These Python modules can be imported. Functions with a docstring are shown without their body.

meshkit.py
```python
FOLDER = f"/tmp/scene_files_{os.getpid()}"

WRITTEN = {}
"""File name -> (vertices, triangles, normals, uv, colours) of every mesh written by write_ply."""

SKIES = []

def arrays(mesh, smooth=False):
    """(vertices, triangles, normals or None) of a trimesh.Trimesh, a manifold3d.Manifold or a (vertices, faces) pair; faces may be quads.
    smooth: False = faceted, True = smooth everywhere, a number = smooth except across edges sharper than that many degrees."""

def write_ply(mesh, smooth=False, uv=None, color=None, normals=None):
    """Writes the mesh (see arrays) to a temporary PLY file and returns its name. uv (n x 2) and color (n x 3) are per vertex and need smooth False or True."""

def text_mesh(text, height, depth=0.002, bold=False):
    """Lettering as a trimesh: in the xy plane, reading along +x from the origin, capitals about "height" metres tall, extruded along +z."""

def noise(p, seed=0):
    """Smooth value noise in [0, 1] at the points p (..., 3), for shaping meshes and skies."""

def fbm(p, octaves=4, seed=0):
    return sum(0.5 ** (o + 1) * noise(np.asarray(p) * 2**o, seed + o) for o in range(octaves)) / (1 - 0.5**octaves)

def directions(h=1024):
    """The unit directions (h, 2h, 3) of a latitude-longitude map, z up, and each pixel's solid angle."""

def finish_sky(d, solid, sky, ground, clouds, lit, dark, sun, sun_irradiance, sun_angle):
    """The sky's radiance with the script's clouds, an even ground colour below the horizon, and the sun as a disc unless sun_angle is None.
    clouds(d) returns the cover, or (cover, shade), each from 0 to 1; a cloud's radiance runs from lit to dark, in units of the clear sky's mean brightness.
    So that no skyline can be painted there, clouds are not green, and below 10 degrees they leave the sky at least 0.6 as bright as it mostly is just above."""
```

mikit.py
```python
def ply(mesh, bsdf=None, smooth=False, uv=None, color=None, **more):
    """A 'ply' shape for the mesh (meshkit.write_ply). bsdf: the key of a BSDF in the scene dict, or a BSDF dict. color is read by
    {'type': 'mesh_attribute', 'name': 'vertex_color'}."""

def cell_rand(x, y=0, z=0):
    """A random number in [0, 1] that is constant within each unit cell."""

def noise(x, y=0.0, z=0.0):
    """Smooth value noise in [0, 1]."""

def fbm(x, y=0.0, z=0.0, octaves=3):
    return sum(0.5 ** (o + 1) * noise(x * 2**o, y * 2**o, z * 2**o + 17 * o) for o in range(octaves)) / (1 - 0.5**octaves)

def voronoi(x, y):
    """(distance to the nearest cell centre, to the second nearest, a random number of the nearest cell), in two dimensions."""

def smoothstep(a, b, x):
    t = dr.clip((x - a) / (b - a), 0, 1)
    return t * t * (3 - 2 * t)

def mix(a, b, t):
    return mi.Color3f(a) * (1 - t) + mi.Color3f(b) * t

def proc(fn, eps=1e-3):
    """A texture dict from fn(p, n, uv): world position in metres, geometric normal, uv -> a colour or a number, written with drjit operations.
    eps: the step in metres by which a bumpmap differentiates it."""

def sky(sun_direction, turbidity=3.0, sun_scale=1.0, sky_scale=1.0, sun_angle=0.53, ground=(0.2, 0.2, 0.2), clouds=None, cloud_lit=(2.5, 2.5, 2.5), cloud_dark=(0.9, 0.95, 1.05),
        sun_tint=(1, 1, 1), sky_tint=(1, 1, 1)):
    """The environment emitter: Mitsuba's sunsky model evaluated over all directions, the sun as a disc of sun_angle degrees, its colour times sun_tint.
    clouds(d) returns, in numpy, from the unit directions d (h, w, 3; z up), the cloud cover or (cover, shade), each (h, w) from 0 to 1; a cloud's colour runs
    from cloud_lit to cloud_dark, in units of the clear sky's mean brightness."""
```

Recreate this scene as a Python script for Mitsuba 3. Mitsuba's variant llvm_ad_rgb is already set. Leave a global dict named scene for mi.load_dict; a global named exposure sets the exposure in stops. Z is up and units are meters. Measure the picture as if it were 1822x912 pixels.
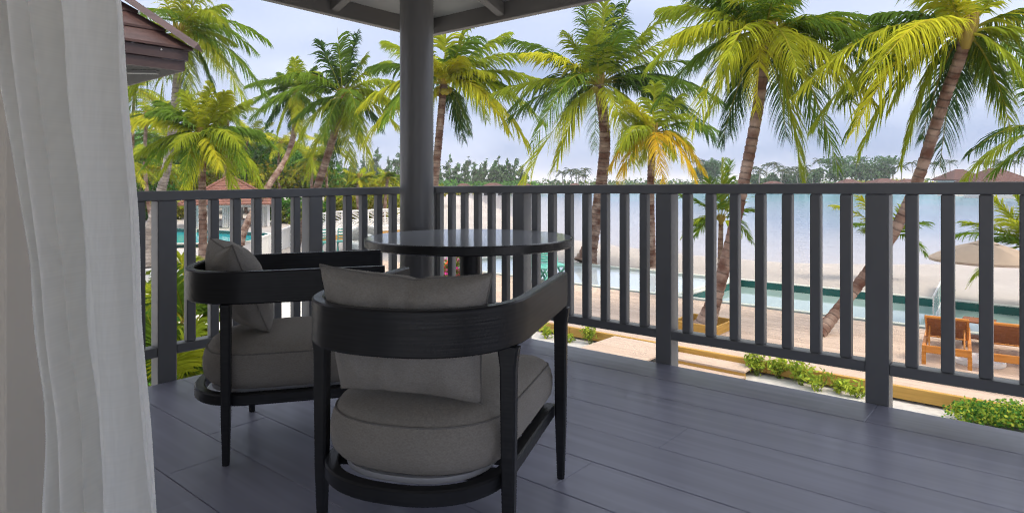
import math, numpy as np, trimesh, mitsuba as mi, drjit as dr, mikit, meshkit
import manifold3d as m3
from scipy.spatial import Delaunay
from shapely.geometry import Polygon, Point, LineString
from shapely import points as spoints, contains_xy, distance as sdist
T4 = mi.ScalarTransform4f

# ------------------------------------------------------------------ camera, sky, exposure
F, H, HZ = 1144.0, 1.076, 323.5          # focal length in photo pixels, eye height over the veranda floor, horizon row
scene = {}
labels = {}
scene['camera'] = {'type': 'perspective', 'fov': math.degrees(2 * math.atan(911 / F)), 'fov_axis': 'x',
                   'to_world': T4().look_at(origin=[0, 0, H], target=[0, 10, H], up=[0, 0, 1]),
                   'principal_point_offset_y': (456 - HZ) / 912, 'near_clip': 0.05, 'far_clip': 6000.0}


def cloud_cover(d):
    s = d / np.maximum(d[..., 2:3] + 0.25, 0.05)
    q = np.stack([s[..., 0] * 1.3, s[..., 1] * 1.3, 0 * s[..., 0]], -1)
    n = meshkit.noise(q, 3) * .5 + meshkit.noise(q * 2.3, 5) * .3 + meshkit.noise(q * 5.1, 9) * .2
    up = np.clip(d[..., 2], 0, 1)          # an overcast sky is about three times as bright overhead as at the horizon
    return 0.93 + 0.07 * np.clip(n * 1.5, 0, 1), np.clip(1.0 - up - .42 * (n - .5), 0, 1)


scene['sky'] = mikit.sky([0.45, -0.35, 0.9], turbidity=3, sun_scale=0.4, sun_angle=20, clouds=cloud_cover,
                         cloud_lit=(3.5, 3.55, 3.75), cloud_dark=(.66, .85, 1.30), ground=(.3, .29, .27))
exposure = 2.5

scene['air'] = {'type': 'homogeneous', 'albedo': {'type': 'rgb', 'value': [.95, .95, .95]}, 'sigma_t': .00042}
scene['camera']['medium'] = {'type': 'ref', 'id': 'air'}
scene['clear'] = {'type': 'null'}
scene['haze'] = {'type': 'cube', 'to_world': T4().translate([0, 100, 12]).scale([3200, 3300, 17.5]), 'bsdf': {'type': 'ref', 'id': 'clear'}, 'interior': {'type': 'ref', 'id': 'air'}}
labels['haze'] = {'label': 'thin sea haze over the lagoon and the far shore', 'kind': 'stuff'}

# ------------------------------------------------------------------ helpers
rng = np.random.default_rng(11)
A = np.array([.6502, .7598])      # from the veranda out to the sea
B = np.array([.7598, -.6502])     # along the front railing, to the right
K = np.array([-.605, 5.05])       # inner corner of the two railings
used = {}


def name_of(n):
    used[n] = used.get(n, 0) + 1
    return n if used[n] == 1 else '%s_%03d' % (n, used[n] - 1)


def add(key, mesh, bsdf, smooth=False, color=None, parent=None, label=None, cat=None, group=None, kind=None, number=True):
    full = (parent + '__' if parent else '') + key
    full = name_of(full) if number else full
    scene[full] = mikit.ply(mesh, bsdf, smooth, color=color)
    tag(full, label, cat, group, kind)
    return full


def tag(k, label=None, cat=None, group=None, kind=None):
    d = {a: b for a, b in (('label', label), ('category', cat), ('group', group), ('kind', kind)) if b}
    if d:
        labels[k] = d


def thing(key, label, cat, group=None, kind=None):
    k = name_of(key)
    tag(k, label, cat, group, kind)
    return k


def W(p, q, z=0., tilt=True):
    x, y = K + p * B + q * A
    return np.array([x, y, z + (.0123 * x if tilt else 0)])


def loc(v, tilt=True):
    """local (p, q, z) rows to world; the veranda's floor falls slightly, as built for rain to run off"""
    v = np.asarray(v, float)
    xy = K + v[:, :1] * B + v[:, 1:2] * A
    return np.column_stack([xy, v[:, 2] + (.0123 * xy[:, 0] if tilt else 0)])


def local_of(x, y):
    d = np.array([x, y]) - K
    return d @ B, d @ A


def px(x, y, d):
    return np.array([(x - 911) / F * d, d, H - (y - HZ) / F * d])


def gnd(x, y, z):
    return px(x, y, F * (H - z) / (y - HZ))


def boxv(lo, hi, c=0.):
    lo, hi = np.array(lo, float), np.array(hi, float)
    if c <= 0:
        m = trimesh.creation.box(extents=hi - lo)
        m.apply_translation((lo + hi) / 2)
        return m
    pts = []
    for sx in (0, 1):
        for sy in (0, 1):
            for sz in (0, 1):
                s = np.array([sx, sy, sz])
                base = np.where(s == 1, hi, lo)
                inn = np.where(s == 1, -c, c)
                for k in range(3):
                    o = inn.copy()
                    o[k] = 0
                    pts.append(base + o)
    return trimesh.convex.convex_hull(np.array(pts))


def lbox(p0, p1, q0, q1, z0, z1, c=0., tilt=True):
    m = boxv((p0, q0, z0), (p1, q1, z1), c)
    m.vertices = loc(m.vertices, tilt)
    m.invert() if m.volume < 0 else None
    return m


def cat_m(ms):
    return trimesh.util.concatenate(ms)


def tube(path, rad, n=12, cap=True, phase=0.):
    """round tube along a polyline with a radius for each point"""
    path = np.asarray(path, float)
    rad = np.broadcast_to(rad, len(path))
    t = np.gradient(path, axis=0)
    t /= np.linalg.norm(t, axis=1, keepdims=True)
    ref = np.array([1., 0, 0]) if abs(t[0][0]) < .8 else np.array([0, 1., 0])
    u = np.empty_like(t)
    k_ = np.cross(t[0], ref)
    for i in range(len(t)):
        k_ = k_ - t[i] * (k_ @ t[i])
        k_ = k_ / np.linalg.norm(k_)
        u[i] = k_
    w = np.cross(t, u)
    a = np.arange(n) / n * 2 * math.pi + phase
    v = path[:, None] + rad[:, None, None] * (np.cos(a)[None, :, None] * u[:, None] + np.sin(a)[None, :, None] * w[:, None])
    v = v.reshape(-1, 3)
    f = []
    for i in range(len(path) - 1):
        for j in range(n):
            a0, a1 = i * n + j, i * n + (j + 1) % n
            f += [[a0, a1, a1 + n], [a0, a1 + n, a0 + n]]
    if cap:
        c0, c1 = len(v), len(v) + 1
        v = np.vstack([v, path[0], path[-1]])
        e = (len(path) - 1) * n
        for j in range(n):
            f += [[c0, (j + 1) % n, j], [c1, e + j, e + (j + 1) % n]]
    m = trimesh.Trimesh(v, f, process=False)
    if m.volume < 0:
        m.invert()
    return m


def loft(rings, cap=True):
    """closed rings (k, n, 3) to a mesh"""
    r = np.asarray(rings, float)
    k, n = r.shape[:2]
    v = r.reshape(-1, 3)
    f = []
    for i in range(k - 1):
        for j in range(n):
            a0, a1 = i * n + j, i * n + (j + 1) % n
            f += [[a0, a1, a1 + n], [a0, a1 + n, a0 + n]]
    if cap:
        c0, c1 = len(v), len(v) + 1
        v = np.vstack([v, r[0].mean(0), r[-1].mean(0)])
        e = (k - 1) * n
        for j in range(n):
            f += [[c0, (j + 1) % n, j], [c1, e + j, e + (j + 1) % n]]
    m = trimesh.Trimesh(v, f, process=False)
    if m.volume < 0:
        m.invert()
    return m


def lathe(prof, c, n=48):
    a = np.arange(n) / n * 2 * math.pi
    return loft([[(c[0] + r * math.cos(t), c[1] + r * math.sin(t), c[2] + z) for t in a] for r, z in prof])


def sweep_band(pts, width, z0, z1, c=.006, closed=False):
    """a bent board: plan polyline pts (n, 2), with its thickness and chamfered edges"""
    pts = np.asarray(pts, float)
    n = len(pts)
    t = (np.roll(pts, -1, 0) - np.roll(pts, 1, 0)) if closed else np.gradient(pts, axis=0)
    t /= np.linalg.norm(t, axis=1, keepdims=True)
    nn = np.column_stack([t[:, 1], -t[:, 0]])
    h = width / 2
    prof = [(-h, z0 + c), (-h + c, z0), (h - c, z0), (h, z0 + c), (h, z1 - c), (h - c, z1), (-h + c, z1), (-h, z1 - c)]
    rings = np.array([[[*(pts[i] + o * nn[i]), z] for o, z in prof] for i in range(n)])
    if closed:
        return loft(np.concatenate([rings, rings[:1]]), cap=False)
    return loft(rings)


def place(m, o, yaw, tilt=True):
    v = np.array(m.vertices)
    c, s = math.cos(yaw), math.sin(yaw)
    x = o[0] + v[:, 0] * c - v[:, 1] * s
    y = o[1] + v[:, 0] * s + v[:, 1] * c
    z = v[:, 2] + (o[2] if len(o) > 2 else 0) + (.0123 * x if tilt else 0)
    m = trimesh.Trimesh(np.column_stack([x, y, z]), m.faces, process=False)
    return m


# ------------------------------------------------------------------ materials
def mat(k, d, two=True):
    scene[k] = {'type': 'twosided', 'bsdf': d} if two else d
    return k


def rgb(*c):
    return {'type': 'rgb', 'value': list(c)}


def pr(base, rough=.5, spec=.5, **k):
    return {'type': 'principled', 'base_color': base if isinstance(base, dict) else rgb(*base), 'roughness': rough, 'specular': spec, **k}


def bump(d, fn, scale, eps=1e-3):
    return {'type': 'bumpmap', 'arbitrary': mikit.proc(fn, eps), 'scale': scale, 'bsdf': d}


fbm, noise, mix, ss = mikit.fbm, mikit.noise, mikit.mix, mikit.smoothstep


def pq(p):
    x, y = p.x - float(K[0]), p.y - float(K[1])
    return x * float(B[0]) + y * float(B[1]), x * float(A[0]) + y * float(A[1])


def floor_col(p, n, uv):
    a, q = pq(p)
    row = dr.floor(q / .2735)
    g = fbm(a * 1.3 + row * 7.3, q * 26, 0, 4)
    st = fbm(a * .9, q * 1.4, 3, 4)
    c = mix((.245, .252, .325), (.32, .33, .42), ss(.25, .75, g * .4 + st * .6))
    return c * (.95 + .1 * mikit.cell_rand(row, dr.floor(a / 2.1 + row * .37), 2))


def floor_h(p, n, uv):
    a, q = pq(p)
    return fbm(a * 3, q * 60, 0, 3)


def floor_r(p, n, uv):
    a, q = pq(p)
    return .24 + .2 * fbm(a * 1.1, q * 3., 7, 3)


mat('m_floor', bump(pr(mikit.proc(floor_col), mikit.proc(floor_r), .6), floor_h, .0004))
mat('m_dark_gap', pr((.02, .02, .022), .8))


def paint_col(c, amp=.12, s=2.):
    def fn(p, n, uv):
        g = fbm(p.x * s + 3, p.y * s, p.z * s * .5, 3)
        return mi.Color3f(c) * (1 - amp + 2 * amp * g)
    return mikit.proc(fn)


mat('m_rail', pr(paint_col((.155, .16, .165), .12, 3.), .4, .4))
mat('m_column', pr(paint_col((.125, .125, .125), .06, 1.5), .35, .5))
mat('m_soffit', pr(paint_col((.34, .35, .34), .08, 1.2), .6))
mat('m_beam', pr(paint_col((.13, .125, .12), .1, 1.2), .5))


def wood_black(p, n, uv):
    g = fbm(p.x * 9, p.y * 9, p.z * 160, 3)
    return mix((.010, .0105, .012), (.018, .019, .022), g)


def wood_black_h(p, n, uv):
    return fbm(p.x * 7, p.y * 7, p.z * 230, 3)


mat('m_chair', bump(pr(mikit.proc(wood_black), .34, .3), wood_black_h, .001))
mat('m_table', pr((.012, .012, .013), .3, .5))
mat('m_tabletop', pr((.15, .158, .17), .11, 1.0, clearcoat=1.0, clearcoat_gloss=.95))


def weave(p, n, uv):
    s = 520.
    a = dr.sin(p.x * s) * dr.sin(p.z * s + p.y * s * .8)
    return .5 + .5 * a


def fabric_col(c):
    def fn(p, n, uv):
        g = fbm(p.x * 260, p.y * 260, p.z * 260, 2)
        l = fbm(p.x * 5, p.y * 5, p.z * 5, 3)
        return mi.Color3f(c) * (.72 + .4 * g + .16 * l)
    return mikit.proc(fn)


def fab_h(p, n, uv):
    return fbm(p.x * 330, p.y * 330, p.z * 330, 2) * .6 + .9 * fbm(p.x * 22, p.y * 22, p.z * 40, 3)


mat('m_cushion', bump(pr(fabric_col((.245, .226, .202)), .9, .2, sheen=.3), fab_h, .0016))
mat('m_pillow', bump(pr(fabric_col((.255, .238, .215)), .9, .2, sheen=.3), fab_h, .0022))
mat('m_seam', pr((.17, .16, .148), .9, .2))
mat('m_web', pr((.42, .42, .43), .8))


def linen(p, n, uv):
    g = noise(p.z * 420, p.x * 12, 0) * .5 + noise(p.z * 25, p.x * 420, 2) * .5
    return mi.Color3f(.9, .895, .87) * (.93 + .08 * g)


scene['m_curtain'] = {'type': 'principledthin', 'base_color': mikit.proc(linen), 'roughness': .85, 'diff_trans': 1.15, 'spec_trans': 0.0, 'eta': 1.3}
mat('m_roomfloor', pr(paint_col((.68, .66, .62), .05, 1.), .35, .5))
mat('m_wall', pr(paint_col((.52, .475, .41), .04, 1.), .8, .2))


def shingle(p, n, uv):
    g = fbm(p.x * 6, p.y * 6, p.z * 20, 4)
    return mix((.03, .015, .014), (.075, .038, .034), g)


mat('m_shingle', bump(pr(mikit.proc(shingle), .5, .4), lambda p, n, uv: fbm(p.x * 12, p.y * 12, p.z * 60, 3), .003))
mat('m_under', pr((.03, .032, .034), .7))
mat('m_brown_paint', pr(paint_col((.038, .021, .021), .2, 4.), .45))
mat('m_screw', pr((.6, .6, .6), .3, .5, metallic=.8))
mat('m_white', pr(paint_col((.72, .72, .70), .06, 1.), .5))


def sand(p, n, uv):
    g = fbm(p.x * .35, p.y * .35, 0, 4)
    f = fbm(p.x * 14, p.y * 14, 1, 3)
    a, q = pq(p)
    near = 1 - ss(6., 12., q)
    c = mix((.27, .25, .235), (.35, .33, .312), g * .7 + f * .3)
    return c * (1 - near) + mi.Color3f(.46, .45, .43) * (.82 + .25 * f) * near


mat('m_sand', bump(pr(mikit.proc(sand), .95, .1), lambda p, n, uv: fbm(p.x * 9, p.y * 9, 0, 4), .03))


def deck_wood(p, n, uv):
    a, q = pq(p)
    row = dr.floor(q / .145)
    r = mikit.cell_rand(row, dr.floor(a / 2.4 + row * .31), 5)
    g = fbm(a * 1.6 + row * 3.1, q * 40, 0, 3)
    return mix((.36, .275, .215), (.50, .40, .325), r * .5 + g * .5)


mat('m_deckwood', pr(mikit.proc(deck_wood), .75, .3))


def yellow_wood(p, n, uv):
    a, q = pq(p)
    g = fbm(a * 1.5, q * 8, p.z * 30, 4)
    return mix((.32, .17, .03), (.54, .33, .08), g)


mat('m_yellowwood', pr(mikit.proc(yellow_wood), .6, .4))
mat('m_teak', pr(mikit.proc(lambda p, n, uv: mix((.36, .12, .015), (.58, .24, .045), fbm(p.x * 7, p.y * 7, p.z * 30, 3))), .45, .45))
mat('m_teak_dark', pr(mikit.proc(lambda p, n, uv: mix((.15, .05, .016), (.25, .09, .03), fbm(p.x * 9, p.y * 9, p.z * 30, 3))), .5, .4))
mat('m_canvas', pr(paint_col((.40, .32, .25), .06, 2.), .9, .1))
mat('m_tile', pr(paint_col((.012, .1, .085), .2, 3.), .3))
mat('m_coping', pr(paint_col((.42, .45, .40), .1, 1.), .7))
ripple = lambda p, n, uv: fbm(p.x * 2.2, p.y * 2.2, 0, 3)
mat('m_pool', bump(pr((.20, .28, .265), .03, .5), ripple, .003, 5e-3))
mat('m_pool_pale', bump(pr((.36, .42, .46), .03, .5), ripple, .003, 5e-3))
mat('m_pool_teal', bump(pr((.015, .24, .26), .03, .5), ripple, .006, 5e-3))
VC = {'type': 'mesh_attribute', 'name': 'vertex_color'}
mat('m_sea', bump(pr(VC, .16, .35), lambda p, n, uv: fbm(p.x * 1.1, p.y * 1.1, 0, 3), .03, 2e-2))
scene['m_leaf'] = {'type': 'principledthin', 'base_color': VC, 'roughness': .42, 'diff_trans': .75, 'spec_trans': 0.0, 'eta': 1.45}
mat('m_bark', bump(pr(VC, .85, .2), lambda p, n, uv: fbm(p.x * 30, p.y * 30, p.z * 12, 3), .012))
mat('m_tileroof', pr(paint_col((.185, .085, .065), .35, 2.5), .75, .3))
mat('m_thatch', pr(paint_col((.10, .05, .042), .2, .8), .85, .2))
mat('m_ocher', pr(paint_col((.50, .27, .06), .12, .8), .7))
mat('m_teal', pr((.10, .36, .30), .5))
mat('m_glassrail', pr((.10, .30, .26), .15, .5))
mat('m_render', pr(paint_col((.62, .6, .56), .06, .5), .8))
mat('m_flower', pr(VC, .7, .2))


# ------------------------------------------------------------------ ground, sea, sky line
ZD, ZS, ZN = -1.92, -2.2, -2.14      # pool deck, sea, sand near the house
Rg = np.random.default_rng(5)
shore = [gnd(x, y, ZS)[:2] for x, y in ((2500, 480), (1822, 466), (1600, 470), (1400, 467), (1250, 455), (1130, 441), (1020, 425), (950, 402), (900, 376), (870, 362), (842, 353))]
far = [np.array([(x - 911) / F * d, d]) for x, d in ((800, 175), (880, 182), (960, 250), (1100, 250), (1300, 240), (1500, 230), (1822, 240), (2500, 260))]
lagoon = Polygon(shore + far)
pool1 = Polygon([(K + p * B + q * A) for p, q in ((24, 12.35), (24, 16.1), (-3.75, 16.1), (-3.75, 12.35))])
pool3 = Polygon([(K + p * B + q * A) for p, q in ((-4.15, 12.35), (-4.15, 16.1), (-13.5, 16.1), (-13.5, 12.35))])
pool2 = Polygon([gnd(x, y, ZD)[:2] for x, y in ((150, 404), (305, 405.5), (400, 410), (470, 414), (500, 420), (440, 428), (380, 431), (310, 432.5), (255, 429), (150, 427))])
pools = pool1.union(pool2).union(pool3)


def ring_pts(poly, step):
    L = poly.exterior.length
    return np.array([poly.exterior.interpolate(s).coords[0] for s in np.arange(0, L, step)] + list(poly.exterior.coords[:-1]))


rr = np.concatenate([[.4], np.geomspace(1.2, 3000, 120)])
aa = np.arange(200) / 200 * 2 * math.pi
P = np.vstack([np.column_stack([r * np.cos(aa + .5 * (i % 2) * .0314), r * np.sin(aa + .5 * (i % 2) * .0314)]) for i, r in enumerate(rr)])
gx, gy = np.meshgrid(np.arange(-30, 34, .9), np.arange(3, 46, .9))
P = np.vstack([P, np.column_stack([gx.ravel(), gy.ravel()]) + Rg.uniform(-.1, .1, (gx.size, 2))])
bd = sdist(spoints(P[:, 0], P[:, 1]), pools.boundary)
P = P[bd > .22]
edge = np.vstack([ring_pts(g, .2) for g in (pool1, pool2, pool3)])
P = np.unique(np.round(np.vstack([P, edge]), 4), axis=0)
tri = Delaunay(P).simplices
cen = P[tri].mean(1)
tri = tri[~contains_xy(pools, cen[:, 0], cen[:, 1])]


def sand_height(x, y):
    q = (np.column_stack([x, y]) - K) @ A
    base = np.where(q < 12, ZN, ZD - .035)
    inside = contains_xy(lagoon, x, y)
    d = sdist(spoints(x, y), lagoon.boundary) * np.where(inside, -1, 1)
    n = meshkit.noise(np.column_stack([x * .3, y * .3, 0 * x]), 2) - .5
    s = np.clip(d / 5.5, -1, 1)
    dune = np.where((q > 17) | (q < 0), .12 * n * np.clip(d, 0, 1), 0)
    return np.where(d < 5.5, ZS + (base - ZS) * np.where(s > 0, np.maximum(s, 0) ** .8, s * 3), base) + dune


v = np.column_stack([P, sand_height(P[:, 0], P[:, 1])])
f = tri.copy()
nz = np.cross(v[f[:, 1]] - v[f[:, 0]], v[f[:, 2]] - v[f[:, 0]])[:, 2]
f[nz < 0] = f[nz < 0][:, ::-1]
add('sand_ground', trimesh.Trimesh(v, f, process=False), 'm_sand', True, label='pale beach sand around the pool deck and down to the lagoon', kind='structure')

sx = np.vstack([np.column_stack([r * np.cos(aa), r * np.sin(aa)]) for r in np.geomspace(9, 420, 70)])
st = Delaunay(sx).simplices
cin = sx[st].mean(1)
st = st[contains_xy(lagoon.buffer(7), cin[:, 0], cin[:, 1])]
d = sdist(spoints(sx[:, 0], sx[:, 1]), lagoon.boundary) * np.where(contains_xy(lagoon, sx[:, 0], sx[:, 1]), 1, -1)
wn = meshkit.noise(np.column_stack([sx * .06, 0 * d]), 4)
k1, k2 = np.clip(d / 22, 0, 1)[:, None], np.clip((d - 18 + 30 * (wn - .5)) / 40, 0, 1)[:, None]
sea_c = (np.array([.25, .23, .22]) * (1 - k1) + np.array([.105, .14, .195]) * k1) * (1 - k2) + np.array([.06, .165, .205]) * k2
v = np.column_stack([sx, np.full(len(sx), ZS)])
nz = np.cross(v[st[:, 1]] - v[st[:, 0]], v[st[:, 2]] - v[st[:, 0]])[:, 2]
st[nz < 0] = st[nz < 0][:, ::-1]
add('lagoon_water', trimesh.Trimesh(v, st, process=False), 'm_sea', True, color=sea_c, label='calm shallow lagoon water', kind='structure')


def flat_poly(poly, z):
    m = m3.CrossSection([np.array(poly.exterior.coords)[:-1]], m3.FillRule.NonZero).extrude(.05)
    me = m.to_mesh()
    t = trimesh.Trimesh(me.vert_properties[:, :3], me.tri_verts)
    t.apply_translation([0, 0, z - .05])
    return t


def wall_ring(poly, z0, z1, ins=.0):
    c = np.array(poly.exterior.coords)[:-1]
    n = len(c)
    v = np.vstack([np.column_stack([c, np.full(n, z0)]), np.column_stack([c, np.full(n, z1)])])
    f = [[i, (i + 1) % n, n + (i + 1) % n] for i in range(n)] + [[i, n + (i + 1) % n, n + i] for i in range(n)]
    return trimesh.Trimesh(v, f, process=False)


for poly, wm, lab in ((pool1, 'm_pool', 'long straight green swimming pool between the wooden deck and the beach'),
                      (pool2, 'm_pool_teal', 'turquoise winding swimming pool in front of the tiled pavilion'),
                      (pool3, 'm_pool_pale', 'pale shallow pool beside the long green pool, left of the tall palm')):
    t = thing('swimming_pool', lab, 'swimming pool')
    add('water', flat_poly(poly.buffer(-.01), ZD - (.08 if wm == 'm_pool_pale' else .2)), wm, parent=t)
    add('tiled_wall', wall_ring(poly, ZD - .9, ZD - .012), 'm_coping' if wm == 'm_pool_pale' else 'm_tile', parent=t)
    co = poly.buffer(.19 if wm == 'm_pool_pale' else .3 if wm == 'm_pool_teal' else .19, join_style=2).difference(poly.buffer(.002))
    cs = m3.CrossSection([np.array(co.exterior.coords)[:-1]] + [np.array(h.coords)[:-1] for h in co.interiors], m3.FillRule.EvenOdd).extrude(.06).translate((0, 0, ZD - .048))
    add('coping', cs, 'm_coping', parent=t)

# ------------------------------------------------------------------ pool deck of boards, edge beam, boardwalk, steps
t = thing('pool_deck', 'pinkish brown wooden pool deck of narrow boards with a yellow edge beam', 'deck')
bs = []
q = 7.5
i = 0
while q < 11.95:
    cuts = np.concatenate([[-16], np.sort(Rg.uniform(-15, 15, 10)), [16.]])
    for a0, a1 in zip(cuts[:-1], cuts[1:]):
        if a1 - a0 > .05:
            bs.append(lbox(a0 + .002, a1 - .002, q, q + .139, ZD - .03, ZD + Rg.uniform(-.002, .002), 0, False))
    q += .145
add('planking', cat_m(bs), 'm_deckwood', parent=t, kind='stuff')
add('subframe', lbox(-16, 16, 7.52, 11.98, ZD - .16, ZD - .034, 0, False), 'm_dark_gap', parent=t)
for a0 in range(-16, 16, 4):
    add('edge_beam', lbox(a0 + .003, a0 + 3.997, 7.42, 7.495, ZD - .18, ZD + .004, .006, False), 'm_yellowwood', parent=t)

p0 = local_of(*gnd(1112, 601, ZD)[:2])[0]
p1 = local_of(*gnd(1185, 620, ZD)[:2])[0]
t = thing('boardwalk', 'flat wooden boardwalk leading from the pool deck towards the veranda', 'walkway')
q = 4.2
while q < 7.36:
    add('plank', lbox(p0 - .25, p1 + .1, q, q + .139, ZD - .03, ZD + .001, .003, False), 'm_deckwood', parent=t)
    q += .145
add('subframe', lbox(p0 - .23, p1 + .08, 4.2, 7.38, ZN - .05, ZD - .034, 0, False), 'm_dark_gap', parent=t)
t = thing('wooden_step', 'pair of low yellow wooden steps below the edge of the pool deck', 'step')
p2 = local_of(*gnd(1335, 645, ZD)[:2])[0]
for k in range(2):
    z1 = ZD - .085 * (k + 1)
    add('tread', lbox(p1 + .12, p2, 7.40 - .42 * (k + 1), 7.415 - .42 * k, z1 - .035, z1, .004, False), 'm_deckwood', parent=t)
    add('riser', lbox(p1 + .12, p2, 7.41 - .42 * (k + 1), 7.44 - .42 * (k + 1), ZN - .12, z1 - .037, .003, False), 'm_yellowwood', parent=t)


# ------------------------------------------------------------------ veranda floor
PITCH = .2735
t = thing('veranda_floor', 'grey stained wooden veranda floor of wide boards', 'floor', kind='structure')
add('subfloor', lbox(0, 7.2, -7.04, -.01, -.3, -.026), 'm_dark_gap', parent=t)
add('fascia_board', lbox(-.03, 7.2, -.012, -.002, -.28, -.03), 'm_rail', parent=t)
fr = np.random.default_rng(3)
for r in range(11):
    q1 = -PITCH * r
    q0 = q1 - PITCH + .002
    first = 1.2 if r == 8 else fr.uniform(.5, 2.6)
    cuts = [0.]
    x = first
    while x < 7.2:
        cuts.append(x)
        x += 2.4
    cuts.append(7.2)
    for a0, a1 in zip(cuts[:-1], cuts[1:]):
        dz = fr.uniform(-.0008, .0008)
        add('floor_board', lbox(a0 + .0008, a1 - .0008, q0, q1, -.025, dz, .0018), 'm_floor', parent=t)

add('room_floor', lbox(-.2, 7.8, -7.04, -3.06, -.02, .004), 'm_roomfloor', label='pale tiled floor of the room behind the doorway', kind='structure')

# ------------------------------------------------------------------ railings
ZB0, ZB1, ZT0, ZT1 = .1435, .195, .9965, 1.05


def railing(axis, posts, balusters, rail_spans, label):
    t = thing('veranda_railing', label, 'railing')

    def bx(a0, a1, n0, n1, z0, z1, c):
        return lbox(a0, a1, n0, n1, z0, z1, c) if axis == 'p' else lbox(-n1, -n0, a0, a1, z0, z1, c)
    for a in posts:
        add('post', bx(a - .05, a + .05, .003, .1, -.28, ZT0 - .0005, .004), 'm_rail', parent=t)
    for a in balusters:
        add('baluster', bx(a - .025, a + .025, .012, .06, ZB1 + .0005, ZT0 - .0005, .005), 'm_rail', parent=t)
    for a0, a1 in rail_spans[0]:
        add('top_rail', bx(a0, a1, .0, .1, ZT0, ZT1, .004), 'm_rail', parent=t)
    for a0, a1 in rail_spans[1]:
        add('bottom_rail', bx(a0, a1, .006, .09, ZB0, ZB1, .004), 'm_rail', parent=t)
    return t


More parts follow.
